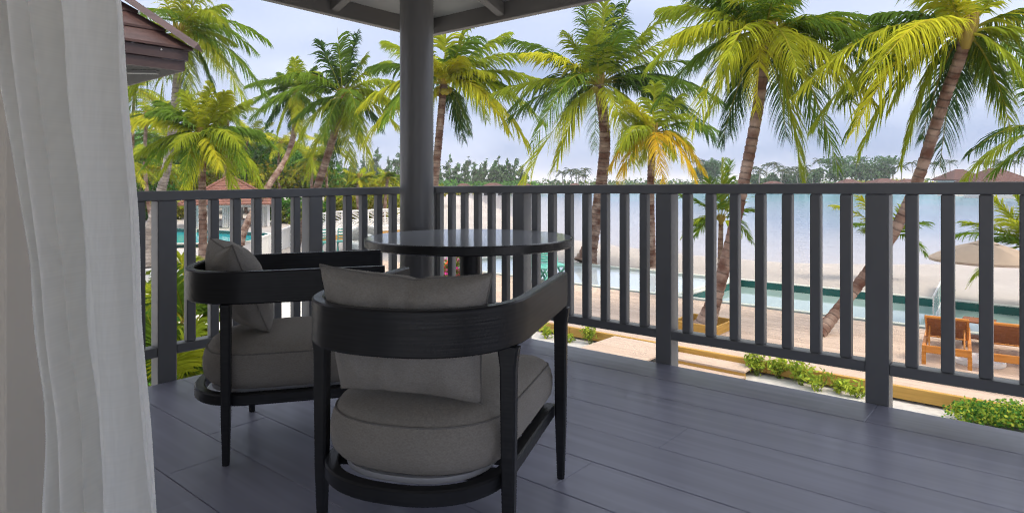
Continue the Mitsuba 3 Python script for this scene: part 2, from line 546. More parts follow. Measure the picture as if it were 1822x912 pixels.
fp = [-.05, .847, 1.962, 3.074, 4.186, 5.3]
bal = [.015 + .1387 * i for i in range(1, 6)]
bal = [.708 - .1387 * i for i in range(6)]
for a, b in zip(fp[1:-1], fp[2:]):
    bal += [a + (b - a) * k / 8 for k in range(1, 8)]
railing('p', fp, bal, ([(-.1, 5.35)], [(a + .0505, b - .0505) for a, b in zip(fp[:-1], fp[1:])]), 'dark grey wooden railing along the sea side of the veranda, right of the column')
lq = [-.125, -1.055, -1.985, -2.915, -3.845]
bal = []
for a, b in zip(lq[1:], lq[:-1]):
    bal += [a + (b - a) * k / 7 for k in range(1, 7)]
railing('q', lq, bal, ([(-3.9, -.002)], [(b + .0505, a - .0505) for a, b in zip(lq[:-1], lq[1:])] + [(-.0745, -.002)]), 'dark grey wooden railing along the left side of the veranda, behind the left armchair')

# ------------------------------------------------------------------ column
cx, cy = (741.5 - 911) / F * 4.6, 4.6
t = thing('veranda_column', 'tall round grey column holding up the corner of the veranda roof', 'column')
zt = .0123 * cx
add('shaft', lathe([(.119, .02), (.119, 3.2)], (cx, cy, zt), 64), 'm_column', 40, parent=t)
add('base_ring', lathe([(.15, .0), (.15, .014), (.146, .0195), (.121, .0195)], (cx, cy, zt), 64), 'm_column', 30, parent=t)

# ------------------------------------------------------------------ roof over the veranda
E0 = np.array([-.19, .05])      # eaves corner in (p, q)
ZE = 2.257


def eave(s, u, z):
    x, y = K + (E0[0] + s) * B + (E0[1] - u) * A
    return [x, y, z - .009 * (x + .72)]


def eave_mesh(lo, hi, c=.004, shape=None):
    m = boxv(lo, hi, c)
    m.vertices = np.array([eave(a, b, z + (shape(a, b) if shape else 0)) for a, b, z in m.vertices])
    m.invert() if m.volume < 0 else None
    return m


SL = .36
t = thing('veranda_roof', 'pale boarded hip roof of the veranda seen from below with dark grey eave beams', 'roof')
add('eave_beam', eave_mesh((-.002, -.06, ZE), (8, 0, ZE + .13)), 'm_beam', parent=t, label='dark eave beam on the sea side')
add('eave_beam', eave_mesh((-.06, .002, ZE), (0, 8, ZE + .128)), 'm_beam', parent=t, label='dark eave beam on the left side')
zs = ZE + .125
for quad in ([(-.2, -.2), (8, -.2), (8, 2.6), (2.6, 2.6)], [(-.2, -.2), (2.6, 2.6), (2.6, 8), (-.2, 8)], [(2.6, 2.6), (8, 2.6), (8, 8), (2.6, 8)]):
    n = len(quad)
    lo = [eave(s, u, zs + SL * min(s, u)) for s, u in quad]
    hi = [eave(s, u, zs + .06 + SL * min(s, u)) for s, u in quad]
    add('soffit_panel', trimesh.convex.convex_hull(np.array(lo + hi)), 'm_soffit', parent=t)
for s in (.84, 1.75, 2.65, 3.55, 4.45, 5.35):
    L_ = 2.55 if s > 2.6 else s
    m = boxv((s - .033, .003, zs - .1), (s + .033, L_, zs - .002), .003)
    m.vertices = np.array([eave(a, b, z + SL * b) for a, b, z in m.vertices])
    m.invert() if m.volume < 0 else None
    add('rafter', m, 'm_beam', parent=t)
for u in (.84, 1.75, 2.65, 3.55, 4.45, 5.35):
    L_ = 2.55 if u > 2.6 else u
    m = boxv((.003, u - .033, zs - .1), (L_, u + .033, zs - .002), .003)
    m.vertices = np.array([eave(a, b, z + SL * a) for a, b, z in m.vertices])
    m.invert() if m.volume < 0 else None
    add('rafter', m, 'm_beam', parent=t)
m = boxv((0, -.04, -.12), (2.55, .04, -.01), .003)
m.vertices = np.array([eave(a - b, a + b, zs + z + SL * a) for a, b, z in m.vertices])
m.invert() if m.volume < 0 else None
add('hip_rafter', m, 'm_beam', parent=t)

# ------------------------------------------------------------------ interior wall end and curtain at the left
t = thing('house_wall', 'beige plastered house wall with the doorway to the veranda, behind the white curtain', 'wall')
add('wall_end', lbox(.12, 1.75, -3.05, -2.9, -.02, 2.6, .004), 'm_wall', parent=t)
add('wall_end', lbox(4.5, 8, -3.05, -2.9, -.02, 2.6, .004), 'm_wall', parent=t)
add('lintel', lbox(-.4, 8, -3.05, -2.9, 2.603, 3.4, .004), 'm_wall', parent=t)
add('room_wall', lbox(-.4, 1.2, -7.2, -7.05, -.02, 2.9, .004), 'm_wall', parent=t)
add('room_wall', lbox(-.4, -.25, -7.045, -3.055, -.02, 2.9, .004), 'm_wall', parent=t)
add('room_ceiling', lbox(-.24, 7.84, -7.04, -3.06, 2.9, 2.98, .004), 'm_soffit', parent=t)


def curtain_mesh():
    nu, nv = 260, 90
    u = np.linspace(0, 1, nu)
    zz = np.linspace(.0, 2.9, nv)
    vs = []
    for z in zz:
        h = (z - H) / 1.26
        yr = 323.5 - F * h
        xr = np.interp(yr, [-700, 0, 341, 560, 912, 1300], [150, 211, 240, 253, 283, 312])
        xl = np.interp(yr, [-700, 0, 120, 460, 700, 912, 1300], [-60, -12, 3, 62, 82, 88, 90])
        s = u + .012 * np.sin(7 * u + z * 1.1) + .004 * np.sin(19 * u - z * 2.3)
        X = (xl + (xr - xl) * s - 911) / F * 1.26
        w = .35 + .5 * (2.9 - z) / 2.9
        fold = np.zeros(nu)
        for c0, wd, am, dr_ in ((.05, .06, .035, .0), (.22, .11, -.06, .01), (.40, .028, .10, .035), (.475, .035, -.09, .04), (.68, .14, .05, .015), (.88, .08, -.03, .0), (.985, .035, .02, .0)):
            c1 = c0 + dr_ * math.sin(z * 1.7 + c0 * 9) + .015 * math.sin(z * .9 + c0 * 30)
            fold += am * np.exp(-((u - c1) / wd) ** 2)
        fold += .0035 * np.sin(u * 38 + 1.4 * math.sin(z * 2.2)) + .0012 * np.sin(u * 90 + z * 3)
        wr = .012 * (meshkit.noise(np.column_stack([u * 9, np.full(nu, z * 5), 0 * u]), 8) - .5)
        X = X + .018 * np.gradient(fold, u) * .12
        Y = 1.26 + .07 * u * (1 - u) - fold * .95 + wr * 2 - .08 * u
        vs.append(np.column_stack([X * (1.26 + .07 * u * (1 - u) - .08 * u) / 1.26, Y, np.full(nu, z)]))
    vs = np.array(vs)
    idx = np.arange(nu * nv).reshape(nv, nu)
    f = np.column_stack([idx[:-1, :-1].ravel(), idx[:-1, 1:].ravel(), idx[1:, 1:].ravel(), idx[1:, :-1].ravel()])
    return vs.reshape(-1, 3), f


add('curtain', curtain_mesh(), 'm_curtain', True, label='sheer white linen curtain hanging in folds at the left edge', cat='curtain')


# ------------------------------------------------------------------ chairs
def horseshoe(half, yf, yc, b, e=2.3, n=44, straight=10):
    """plan polyline from the front right round the back to the front left"""
    a = np.linspace(0, math.pi, n)
    arc = [(half * abs(math.cos(x)) ** (2 / e) * (1 if math.cos(x) >= 0 else -1), yc - b * abs(math.sin(x)) ** (2 / e)) for x in a]
    return np.array([(half, y) for y in np.linspace(yf, yc, straight, endpoint=False)] + arc + [(-half, y) for y in np.linspace(yc, yf, straight + 1)[1:]])


def resample(p, n, closed=False):
    p = np.asarray(p)
    if closed:
        p = np.vstack([p, p[:1]])
    d = np.concatenate([[0], np.cumsum(np.linalg.norm(np.diff(p, axis=0), axis=1))])
    s = np.linspace(0, d[-1], n, endpoint=not closed)
    return np.column_stack([np.interp(s, d, p[:, k]) for k in (0, 1)])


def chair_leg(x, y, top):
    rings = []
    for z, w, dpt in ((0, .024, .024), (.012, .026, .026), (.2, .038, .034), (.45, .044, .036), (top - .06, .046, .036), (top, .062, .036)):
        c = .006
        pr_ = [(-w / 2 + c, -dpt / 2), (w / 2 - c, -dpt / 2), (w / 2, -dpt / 2 + c), (w / 2, dpt / 2 - c), (w / 2 - c, dpt / 2), (-w / 2 + c, dpt / 2), (-w / 2, dpt / 2 - c), (-w / 2, -dpt / 2 + c)]
        rings.append([(x + a, y + b, z) for a, b in pr_])
    return loft(rings)


def cushion(half, yf, yc, b, seed):
    out = resample(horseshoe(half, yf - .05, yc, b, 2.35, 80, 24), 150)
    frontc = [(half - .05 + .05 * math.cos(a) * 1, yf - .05 + .05 * math.sin(a)) for a in np.linspace(0, math.pi / 2, 8)][1:]
    o = np.vstack([out, [(-x, y) for x, y in frontc], frontc[::-1]])
    o = resample(o, 200, True)
    c = o.mean(0)
    prof = [(.25, .272), (.80, .270), (.90, .273), (.945, .285), (.985, .305), (1.0, .335), (1.0, .365), (.985, .392), (.965, .408), (.957, .4125), (.953, .4105), (.945, .415), (.92, .428), (.86, .443), (.72, .458), (.5, .468), (.25, .472)]
    rings = []
    for s, z in prof:
        r = c + (o - c) * s
        zz = np.full(len(r), z)
        nn = meshkit.noise(np.column_stack([r * 9, zz * 9]), seed) - .5
        zz = zz + (.007 * nn if z > .42 else 0)
        k = 1 + (.012 * nn if .29 < z < .41 else 0 * nn)
        rings.append(np.column_stack([c[0] + (r[:, 0] - c[0]) * k, c[1] + (r[:, 1] - c[1]) * k, zz]))
    seam = [np.column_stack([c + (o - c) * .958, np.full(len(o), .4115)])]
    path = np.vstack([seam[0], seam[0][:1]])
    return loft(rings), tube(path, .0028, 6, cap=False)


def pillow(w, h, th, seed, pinch=.25):
    n = 56
    g = np.linspace(-1, 1, n)
    U, V = np.meshgrid(g, g)
    e = (1 - np.abs(U) ** 2.4) * (1 - np.abs(V) ** 2.4)
    t = th / 2 * np.clip(e, 0, 1) ** .42
    kx = 1 - .085 * (1 - V ** 2) * 0 - .075 * (1 - (np.abs(U)) ** 1.5) * np.abs(V) ** 4 * 0
    X = w / 2 * U * (1 - .07 * (1 - V ** 2)) * (1 - .08 * (1 - V))
    Z = h / 2 * V * (1 - .13 * (1 - U ** 2)) - .007 * (V > 0) * V * np.exp(-((U - .12) / .12) ** 2)
    sides = []
    for sgn in (1, -1):
        nz = meshkit.noise(np.stack([U * 2.2 + sgn, V * 2.2, 0 * U], -1), seed) * .6 + meshkit.noise(np.stack([U * 6 + sgn, V * 4, 0 * U], -1), seed + 3) * .4 - .5
        wr = np.sin(U * 7 + V * 3 + 6 * meshkit.noise(np.stack([U * 1.5, V * 1.5, 0 * U + sgn], -1), seed + 7))
        tt = t * (1 + .28 * nz + .05 * wr)
        # a crease pressed in from the middle of the top edge
        tt = tt - .55 * pinch * th * np.exp(-((U - .12 - .1 * (1 - V)) / .06) ** 2) * np.clip((V - .3) / .7, 0, 1) * np.clip(e * 6, 0, 1) * .5
        sides.append(np.stack([X, sgn * np.maximum(tt, 0), Z], -1))
    v = np.vstack([s.reshape(-1, 3) for s in sides])
    idx = np.arange(n * n).reshape(n, n)
    q = np.column_stack([idx[:-1, :-1].ravel(), idx[:-1, 1:].ravel(), idx[1:, 1:].ravel(), idx[1:, :-1].ravel()])
    f = np.vstack([q[:, [0, 1, 2]], q[:, [0, 2, 3]]])
    f = np.vstack([f[:, ::-1] + 0, f + n * n])
    m = trimesh.Trimesh(v, f, process=False)
    m.merge_vertices()
    if m.volume < 0:
        m.invert()
    ed = np.concatenate([np.column_stack([X[0], 0 * g, Z[0]]), np.column_stack([X[1:, -1], 0 * g[1:], Z[1:, -1]]), np.column_stack([X[-1, ::-1][1:], 0 * g[1:], Z[-1, ::-1][1:]]), np.column_stack([X[::-1, 0][1:], 0 * g[1:], Z[::-1, 0][1:]])])
    return m, tube(ed, .0035, 6, cap=False)


def rot(m, ax, deg):
    m = m.copy()
    m.apply_transform(trimesh.transformations.rotation_matrix(math.radians(deg), ax))
    return m


BAND0, BAND1 = .62, .745


def armchair(o, fwd, label, cush_label, pil, seed):
    yaw = math.atan2(fwd[1], fwd[0]) - math.pi / 2
    t = thing('armchair', label, 'armchair', 'barrel armchairs at the round table')
    pl = lambda m: place(m, o, yaw)
    hs = horseshoe(.318, .60, .12, .305, 2.35)
    hs = resample(hs, 110)
    add('back_band', pl(sweep_band(hs, .034, BAND0, BAND1, .005)), 'm_chair', 35, parent=t)
    for x, y in ((-.3, .0), (.3, .0), (-.316, .575), (.316, .575)):
        add('leg', pl(chair_leg(x, y, BAND0 - .0005)), 'm_chair', 35, parent=t)
    ring = horseshoe(.272, .595, .10, .25, 2.35)
    ring = resample(ring, 100)
    add('seat_ring', pl(sweep_band(ring, .04, .218, .262, .005)), 'm_chair', 35, parent=t)
    add('front_rail', pl(boxv((-.25, .56, .219), (.25, .593, .261), .004)), 'm_chair', parent=t)
    for k in range(5):
        y = .0 + .12 * k
        add('seat_slat', pl(boxv((-.249, y, .228), (.249, y + .06, .25), .003)), 'm_chair', parent=t)
    inn = np.vstack([resample(horseshoe(.232, .55, .10, .205, 2.35), 60)])
    pm = m3.CrossSection([inn[::-1]], m3.FillRule.NonZero).extrude(.016).translate((0, 0, .2515))
    me = pm.to_mesh()
    add('seat_base', pl(trimesh.Trimesh(me.vert_properties[:, :3], me.tri_verts)), 'm_web', parent=t)
    cm, seam = cushion(.285, .615, .11, .25, seed)
    c = add('seat_cushion', pl(cm), 'm_cushion', 60, label=cush_label, cat='cushion')
    add('piping', pl(seam), 'm_seam', True, parent=c)
    x, y, z, w, h, th, lean, turn, roll, lab = pil
    pm, sm = pillow(w, h, th, seed + 5)
    ms = []
    for m in (pm, sm):
        m = rot(m, [0, 1, 0], roll)
        m = rot(m, [1, 0, 0], lean)
        m = rot(m, [0, 0, 1], turn)
        m.apply_translation([x, y, z])
        ms.append(pl(m))
    k = add('pillow', ms[0], 'm_pillow', True, label=lab, cat='pillow')
    add('piping', ms[1], 'm_seam', True, parent=k)
    return t


armchair((-.295, 1.88, 0), (.297, .955), 'black wooden barrel armchair seen from behind in front of the round table',
         'thick rounded grey seat cushion on the nearer armchair', (0.0, -.03, .645, .53, .385, .21, 10, 2, 1.5, 'rectangular grey pillow standing against the back of the nearer armchair'), 2)
armchair((-1.17, 2.77, 0), (.974, .226), 'black wooden barrel armchair beside the left railing, seen from its side',
         'thick rounded grey seat cushion on the armchair by the left railing', (0.0, -.005, .655, .46, .40, .2, 22, 22, 0, 'grey pillow leaning in the back of the armchair by the left railing'), 9)

# ------------------------------------------------------------------ round table
tx, ty = (836 - 911) / F * 3.88, 3.88
tz = .0123 * tx
t = thing('round_table', 'round black pedestal table with a satin top in front of the column', 'table')
add('tabletop', lathe([(.3, .735), (.609, .735), (.6125, .7485), (.609, .7515), (.3, .7515), (.02, .7515)], (tx, ty, tz), 128), 'm_tabletop', 25, parent=t)
add('rim', lathe([(.05, .7), (.612, .7), (.622, .706), (.622, .746), (.618, .75), (.613, .75), (.613, .7345), (.05, .7345)], (tx, ty, tz), 128), 'm_table', 25, parent=t)
add('pedestal', lathe([(.062, .022), (.062, .6995)], (tx, ty, tz), 40), 'm_chair', 30, parent=t)
add('base_plate', lathe([(.3, 0), (.3, .016), (.295, .0215), (.07, .0215)], (tx, ty, tz), 64), 'm_chair', 30, parent=t)

# ------------------------------------------------------------------ neighbouring villa roof, upper left
NC = px(329, 127, 6.9)
NZ = NC[2]


def nloc(s, u, z):
    """s back towards us (-A), u away along -B, from the lower corner of the eaves"""
    x, y = NC[:2] - s * A - u * B
    return [x, y, z]


def nmesh(pts):
    return trimesh.convex.convex_hull(np.array([nloc(*p) for p in pts]))


def nbox(s0, s1, u0, u1, z0, z1):
    return nmesh([(s, u, z) for s in (s0, s1) for u in (u0, u1) for z in (z0, z1)])


t = thing('neighbouring_roof', 'corner of a brown shingled hip roof beyond the curtain at upper left', 'roof')
add('fascia_board', nbox(0, 5, 0, .03, NZ, NZ + .105), 'm_brown_paint', parent=t)
add('fascia_board', nbox(-.025, 5, -.03, -.001, NZ + .11, NZ + .215), 'm_brown_paint', parent=t)
add('fascia_board', nbox(0, .03, .031, 6, NZ, NZ + .105), 'm_brown_paint', parent=t)
add('fascia_board', nbox(-.03, -.001, .001, 6, NZ + .11, NZ + .215), 'm_brown_paint', parent=t)
sl = .98
for k in range(9):
    u0, u1 = -.06 + .2 * k, -.06 + .2 * (k + 1) + .03
    z0 = NZ + .225 + sl * .2 * k
    lo0, lo1 = u0, u1
    add('roof_board', nmesh([(u0 + .0, u0, z0), (5, u0, z0), (u1, u1, z0 + sl * .2 - .002), (5, u1, z0 + sl * .2 - .002), (u0, u0, z0 + .026), (5, u0, z0 + .026), (u1, u1, z0 + sl * .2 + .012), (5, u1, z0 + sl * .2 + .012)]), 'm_shingle', parent=t)
    add('roof_board', nmesh([(u0, u0 + .004, z0), (u0, 6, z0), (u1, u1, z0 + sl * .2 - .004), (u1, 6, z0 + sl * .2 - .004), (u0, u0 + .004, z0 + .024), (u0, 6, z0 + .024), (u1, u1, z0 + sl * .2 + .01), (u1, 6, z0 + sl * .2 + .01)]), 'm_shingle', parent=t)
z0 = NZ + .225
e = -.1
add('hip_cap', nmesh([(e - .085, e + .085, z0 + .0), (e + .085, e - .085, z0 + .0), (e, e, z0 + .075), (1.9 - .085, 1.9 + .085, z0 + sl * 2.0), (1.9 + .085, 1.9 - .085, z0 + sl * 2.0), (1.9, 1.9, z0 + sl * 2.0 + .07)]), 'm_shingle', parent=t)
add('soffit', nbox(.031, 5, .031, 6, NZ + .001, NZ + .05), 'm_under', parent=t)
add('soffit_rafter', nmesh([(.2 - .03, .2 + .03, NZ - .03), (.2 + .03, .2 - .03, NZ - .03), (1.5 - .03, 1.5 + .03, NZ - .03), (1.5 + .03, 1.5 - .03, NZ - .03), (.2 - .03, .2 + .03, NZ + .029), (.2 + .03, .2 - .03, NZ + .029), (1.5 - .03, 1.5 + .03, NZ + .029), (1.5 + .03, 1.5 - .03, NZ + .029)]), 'm_rail', parent=t)
for s in (.25, .95, 1.5):
    sc = trimesh.creation.icosphere(1, .011)
    sc.apply_translation(nloc(s, -.032, NZ + .19))
    add('screw_cap', sc, 'm_screw', True, parent=t)


# ------------------------------------------------------------------ palms
def frond_mesh(C, ctrl, tip, leaf, pairs, r, base_col, tip_col, width=.045, hang=1.1, segs=3, rad=.028):
    """one feather leaf: a tapering midrib with two rows of narrow hanging leaflets"""
    ts = np.linspace(0, 1, 22)
    P_ = ((1 - ts) ** 2)[:, None] * C + (2 * ts * (1 - ts))[:, None] * ctrl + (ts ** 2)[:, None] * tip
    rib = tube(P_, np.linspace(rad, .004, len(ts)), 5, cap=False)
    rib_col = np.array(base_col) * .4 + np.array([.42, .36, .05]) * .6
    V, FF, CC = [np.array(rib.vertices)], [np.array(rib.faces)], [np.tile(rib_col * 1.1, (len(rib.vertices), 1))]
    off = len(rib.vertices)
    t = np.linspace(.13, .995, pairs)
    tt = np.repeat(t, 2) + r.uniform(-.35, .35, 2 * pairs) * (t[1] - t[0])
    side = np.tile([1., -1.], pairs)
    tear = meshkit.noise(np.column_stack([tt * 9, side * 3, np.full(2 * pairs, r.uniform(0, 50))]), 4)
    keep = (r.random(2 * pairs) > .04) & (tear > .2)
    tt, side = np.clip(tt[keep], .1, 1), side[keep]
    pos = ((1 - tt) ** 2)[:, None] * C + (2 * tt * (1 - tt))[:, None] * ctrl + (tt ** 2)[:, None] * tip
    tan = 2 * ((1 - tt)[:, None] * (ctrl - C) + tt[:, None] * (tip - ctrl))
    tan /= np.linalg.norm(tan, axis=1, keepdims=True)
    up = np.array([0, 0, 1.])
    S = np.cross(tan, up)
    bad = np.linalg.norm(S, axis=1) < .12
    alt = np.cross(tan, np.array([tip[1] - C[1], -(tip[0] - C[0]), 0]) if np.hypot(*(tip - C)[:2]) > .05 else np.array([1., 0, 0]))
    S[bad] = alt[bad]
    S /= np.maximum(np.linalg.norm(S, axis=1, keepdims=True), 1e-6)
    Nn = np.cross(S, tan)
    m = len(tt)
    ln = leaf * (np.sin(math.pi * (.12 + .80 * tt)) ** .7) * r.uniform(.82, 1.1, m)
    spread = (.95 - .45 * tt + r.normal(0, .08, m))
    d0 = S * side[:, None] * spread[:, None] + tan * (.55 + .35 * tt)[:, None] + Nn * (.18 + r.normal(0, .1, m))[:, None]
    d0 /= np.linalg.norm(d0, axis=1, keepdims=True)
    hg = hang * r.uniform(.7, 1.25, m)
    pts = [pos]
    cur, dd = pos, d0
    for k in range(segs):
        dd = dd + np.array([0, 0, -1.]) * (hg * (.25 + .55 * k / segs))[:, None]
        dd /= np.linalg.norm(dd, axis=1, keepdims=True)
        cur = cur + dd * (ln / segs)[:, None]
        pts.append(cur)
    wdir = tan * .8 + Nn * .6 * r.uniform(-1, 1, m)[:, None]
    wdir /= np.linalg.norm(wdir, axis=1, keepdims=True)
    tone = r.uniform(.78, 1.2, m)[:, None]
    col0 = np.array(base_col)[None] * tone
    col1 = (np.array(base_col)[None] * .4 + np.array(tip_col)[None] * .6) * tone
    ws = [width * .85] + [width * (1.05 - .75 * (k / segs) ** 2) for k in range(1, segs)]
    rows, cols = [], []
    for k in range(segs):
        rows += [pts[k] - wdir * ws[k] / 2, pts[k] + wdir * ws[k] / 2]
        c = col0 + (col1 - col0) * (k / segs)
        cols += [c, c]
    rows.append(pts[segs])
    cols.append(col1)
    R = np.stack(rows, 1)
    nv = R.shape[1]
    fl = []
    for k in range(segs - 1):
        a = 2 * k
        fl += [[a, a + 1, a + 3], [a, a + 3, a + 2]]
    a = 2 * (segs - 1)
    fl.append([a, a + 1, nv - 1])
    base = off + np.arange(m)[:, None, None] * nv
    V.append(R.reshape(-1, 3))
    FF.append((base + np.array(fl)[None]).reshape(-1, 3))
    CC.append(np.clip(np.stack(cols, 1).reshape(-1, 3), 0, .9))
    return trimesh.Trimesh(np.vstack(V), np.vstack(FF), process=False), np.vstack(CC)


def trunk_mesh(path, r0, r1, flare, r, dark=(.10, .065, .045), pale=(.36, .29, .24), pitch=.15, base_dark=0.):
    path = np.asarray(path, float)
    d = np.concatenate([[0], np.cumsum(np.linalg.norm(np.diff(path, axis=0), axis=1))])
    from scipy.interpolate import CubicSpline
    cs = CubicSpline(d, path)
    s = np.arange(0, d[-1], pitch / 6)
    pts = cs(s)
    ph = (s / pitch + .35 * np.sin(s * 2.1) + .9 * (meshkit.noise(np.column_stack([s * 2.3, 0 * s, 0 * s]), 9) - .5)) % 1
    rad = (r0 + (r1 - r0) * s / d[-1]) * (1 + .13 * (ph - .5)) + flare * np.exp(-s / .45)
    n = 16
    m = tube(pts, rad, n)
    nv = np.array(m.vertices)
    j = meshkit.noise(nv * 5., 3)
    fine = meshkit.noise(nv * 23., 6)
    idx = np.minimum(np.arange(len(nv)) // n, len(s) - 1)
    ring = np.clip(1 - np.abs(ph[idx] - .04 - .10 * (j - .5)) / .2, 0, 1)
    k = np.clip(-.1 + 1.25 * j - .35 * (1 - fine), 0, 1)[:, None]
    c = np.array(dark) * (1 - k) + np.array(pale) * k
    c = c * (1 - .85 * ring[:, None] * np.clip(.2 + 1.1 * fine[:, None], 0, 1))
    # radial roughness
    cen = pts[idx]
    out = nv - cen
    nv[:len(s) * n] = (cen + out * (1 + .10 * (fine[:, None] - .5)))[:len(s) * n]
    m.vertices = nv
    return m, c


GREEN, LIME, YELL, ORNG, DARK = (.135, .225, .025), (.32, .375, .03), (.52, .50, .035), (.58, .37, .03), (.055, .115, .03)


def palm(key, crown, trunk, fronds, label, scale=1., leaf=.75, pairs=62, tint=(LIME, GREEN), r0=.15, r1=.11, flare=.16, seed=0, fill=6, fill_len=2.6, nuts=0, cat='palm tree', group=None, hang=1.1, width=.05, pale=(.42, .32, .26), dark=(.12, .06, .043)):
    r = np.random.default_rng(seed)
    t = thing(key, label, cat, group)
    C = px(*crown)
    if trunk is not None:
        pts = [np.array(p_, float) if isinstance(p_, np.ndarray) else px(*p_) for p_ in trunk] + [C]
        tm, tc = trunk_mesh(pts, r0, r1, flare, r, pale=pale, dark=dark)
        add('trunk', tm, 'm_bark', True, color=tc, parent=t)
    allf = []
    for fr_ in fronds:
        x, y, dd, sag = fr_[:4]
        tip = px(x, y, crown[2] + dd)
        L_ = np.linalg.norm(tip - C)
        ctrl = C + (tip - C) * .48 + np.array([0, 0, sag * L_])
        bc, tc = fr_[4] if len(fr_) > 4 else (tint[0], tint[1])
        allf.append((C, ctrl, tip, bc, tc, hang))
    for k in range(fill):
        az = k / fill * 2 * math.pi + r.uniform(-.4, .4)
        el = r.uniform(-.55, .75)
        L_ = fill_len * r.uniform(.75, 1.1)
        tip = C + L_ * np.array([math.cos(az) * math.cos(el), math.sin(az) * math.cos(el), math.sin(el) - .25])
        ctrl = C + (tip - C) * .45 + np.array([0, 0, (.28 + .25 * max(0, .6 - el)) * L_])
        pick = [(GREEN, DARK), (LIME, GREEN), (GREEN, GREEN)][r.integers(3)]
        allf.append((C, ctrl, tip, *pick, hang))
    for C_, ctrl, tip, bc, tc, hg in allf:
        C2 = C_ + .1 * (ctrl - C_) / np.linalg.norm(ctrl - C_)
        L_ = np.linalg.norm(tip - C_)
        tn_ = r.uniform(.82, 1.18)
        bc, tc = np.array(bc) * tn_, np.array(tc) * tn_
        m, c = frond_mesh(C2, ctrl, tip, leaf * min(1.15, .45 + .55 * L_ / fill_len), pairs, r, bc, tc, width=width, hang=hg, rad=.03 * scale)
        add('frond', m, 'm_leaf', False, color=c, parent=t)
    # sheath of leaf bases, and nuts
    sh = []
    for k in range(9):
        az = k * 2.4
        e_ = C + np.array([math.cos(az) * .18, math.sin(az) * .18, .42]) * scale
        sh.append(tube(np.array([C - [0, 0, .25 * scale], (C + e_) / 2 + np.array([math.cos(az), math.sin(az), 0]) * .06, e_]), np.array([.07, .06, .02]) * scale, 6))
    m = cat_m(sh)
    add('leaf_sheath', m, 'm_bark', True, color=np.tile([.30, .22, .05], (len(m.vertices), 1)) * r.uniform(.7, 1.2, (len(m.vertices), 1)), parent=t)
    for k in range(nuts):
        az = r.uniform(0, 6.28)
        s = trimesh.creation.icosphere(2, .11 * scale)
        s.apply_scale([1, 1, 1.2])
        s.apply_translation(C + np.array([math.cos(az) * .24, math.sin(az) * .24, -.22 - .1 * (k % 2)]) * scale)
        add('coconut', s, 'm_bark', True, color=np.tile([.30, .25, .04], (len(s.vertices), 1)), parent=t)
    return t


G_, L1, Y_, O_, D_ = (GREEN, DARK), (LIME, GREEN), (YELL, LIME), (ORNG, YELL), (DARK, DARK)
LY = (LIME, YELL)
# the big palm right of the middle, its trunk rising from the deck
palm('coconut_palm', (1362, 66, 12.6), [gnd(1252, 585, ZD), (1290, 470, 13.0), (1322, 330, 12.9), (1347, 200, 12.8), (1358, 120, 12.6)],
     [(1150, 120, -.3, .34, L1), (1232, 230, -1.2, .42, LY), (1262, 205, -.5, .40, L1), (1285, 250, .8, .30, D_), (1345, 195, -1.4, .42, Y_), (1428, 318, -.5, .36, L1), (1492, 300, .6, .42, G_),
      (1590, 60, .0, .24, L1), (1560, 190, -.4, .34, LY), (1585, 45, .5, .22, G_), (1290, -90, .3, .12, L1), (1390, -120, .2, .05, L1), (1480, -80, -.3, .12, Y_), (1180, 15, .3, .2, L1), (1215, -30, .3, .18, G_),
      (1512, 150, -1.3, .38, LY), (1295, 100, -1.9, .3, LY), (1420, 130, -2.0, .34, LY), (1400, 250, 1.6, .3, D_), (1335, -60, -1.2, .12, LY), (1300, 240, 1.9, .3, D_), (1460, 245, 1.2, .36, G_), (1165, 185, .5, .36, G_), (1190, 70, -.8, .26, LY), (1545, 245, .4, .40, L1), (1530, 110, .8, .26, G_), (1255, 150, 1.2, .3, G_), (1600, 130, .9, .30, L1)],
     'tall coconut palm rising from a square planter on the pool deck', seed=21, nuts=4, fill=6, fill_len=2.5, leaf=.86, pairs=70, r0=.118, r1=.104, flare=.13, hang=1.15, width=.042)
# the leaning palm at the right
palm('coconut_palm', (1718, 62, 11.6), [gnd(1455, 597, ZD), (1520, 515, 12.9), (1600, 395, 12.7), (1650, 270, 12.4), (1690, 150, 12.0), (1712, 90, 11.7)],
     [(1518, 235, -.8, .38, Y_), (1420, 165, -.4, .34, LY), (1545, 140, -1.2, .36, LY), (1605, 285, .3, .42, L1), (1640, 250, 1.2, .34, D_), (1672, 300, 1.4, .36, D_), (1790, 190, .2, .30, G_), (1850, 190, -.8, .36, L1),
      (1560, 25, .3, .2, G_), (1600, -80, .2, .1, L1), (1735, -130, .0, .04, L1), (1850, -90, -.2, .12, LY), (1890, 20, -.2, .22, LY), (1905, 100, -.6, .32, L1), (1585, 190, .6, .42, LY), (1530, 270, .4, .40, L1),
      (1700, 200, 1.8, .3, D_), (1570, 110, -1.5, .3, Y_), (1750, 150, 1.5, .3, G_), (1660, -60, -.6, .1, Y_), (1445, 225, .5, .40, L1), (1480, 80, .7, .24, G_), (1500, 180, 1.1, .34, G_), (1830, 120, .8, .26, G_), (1800, 235, .4, .36, L1)],
     'leaning coconut palm with a ringed brown trunk at the right side of the picture', seed=35, nuts=0, fill=2, fill_len=2.5, leaf=.86, pairs=70, r0=.108, r1=.10, flare=.03, hang=1.15, width=.042)
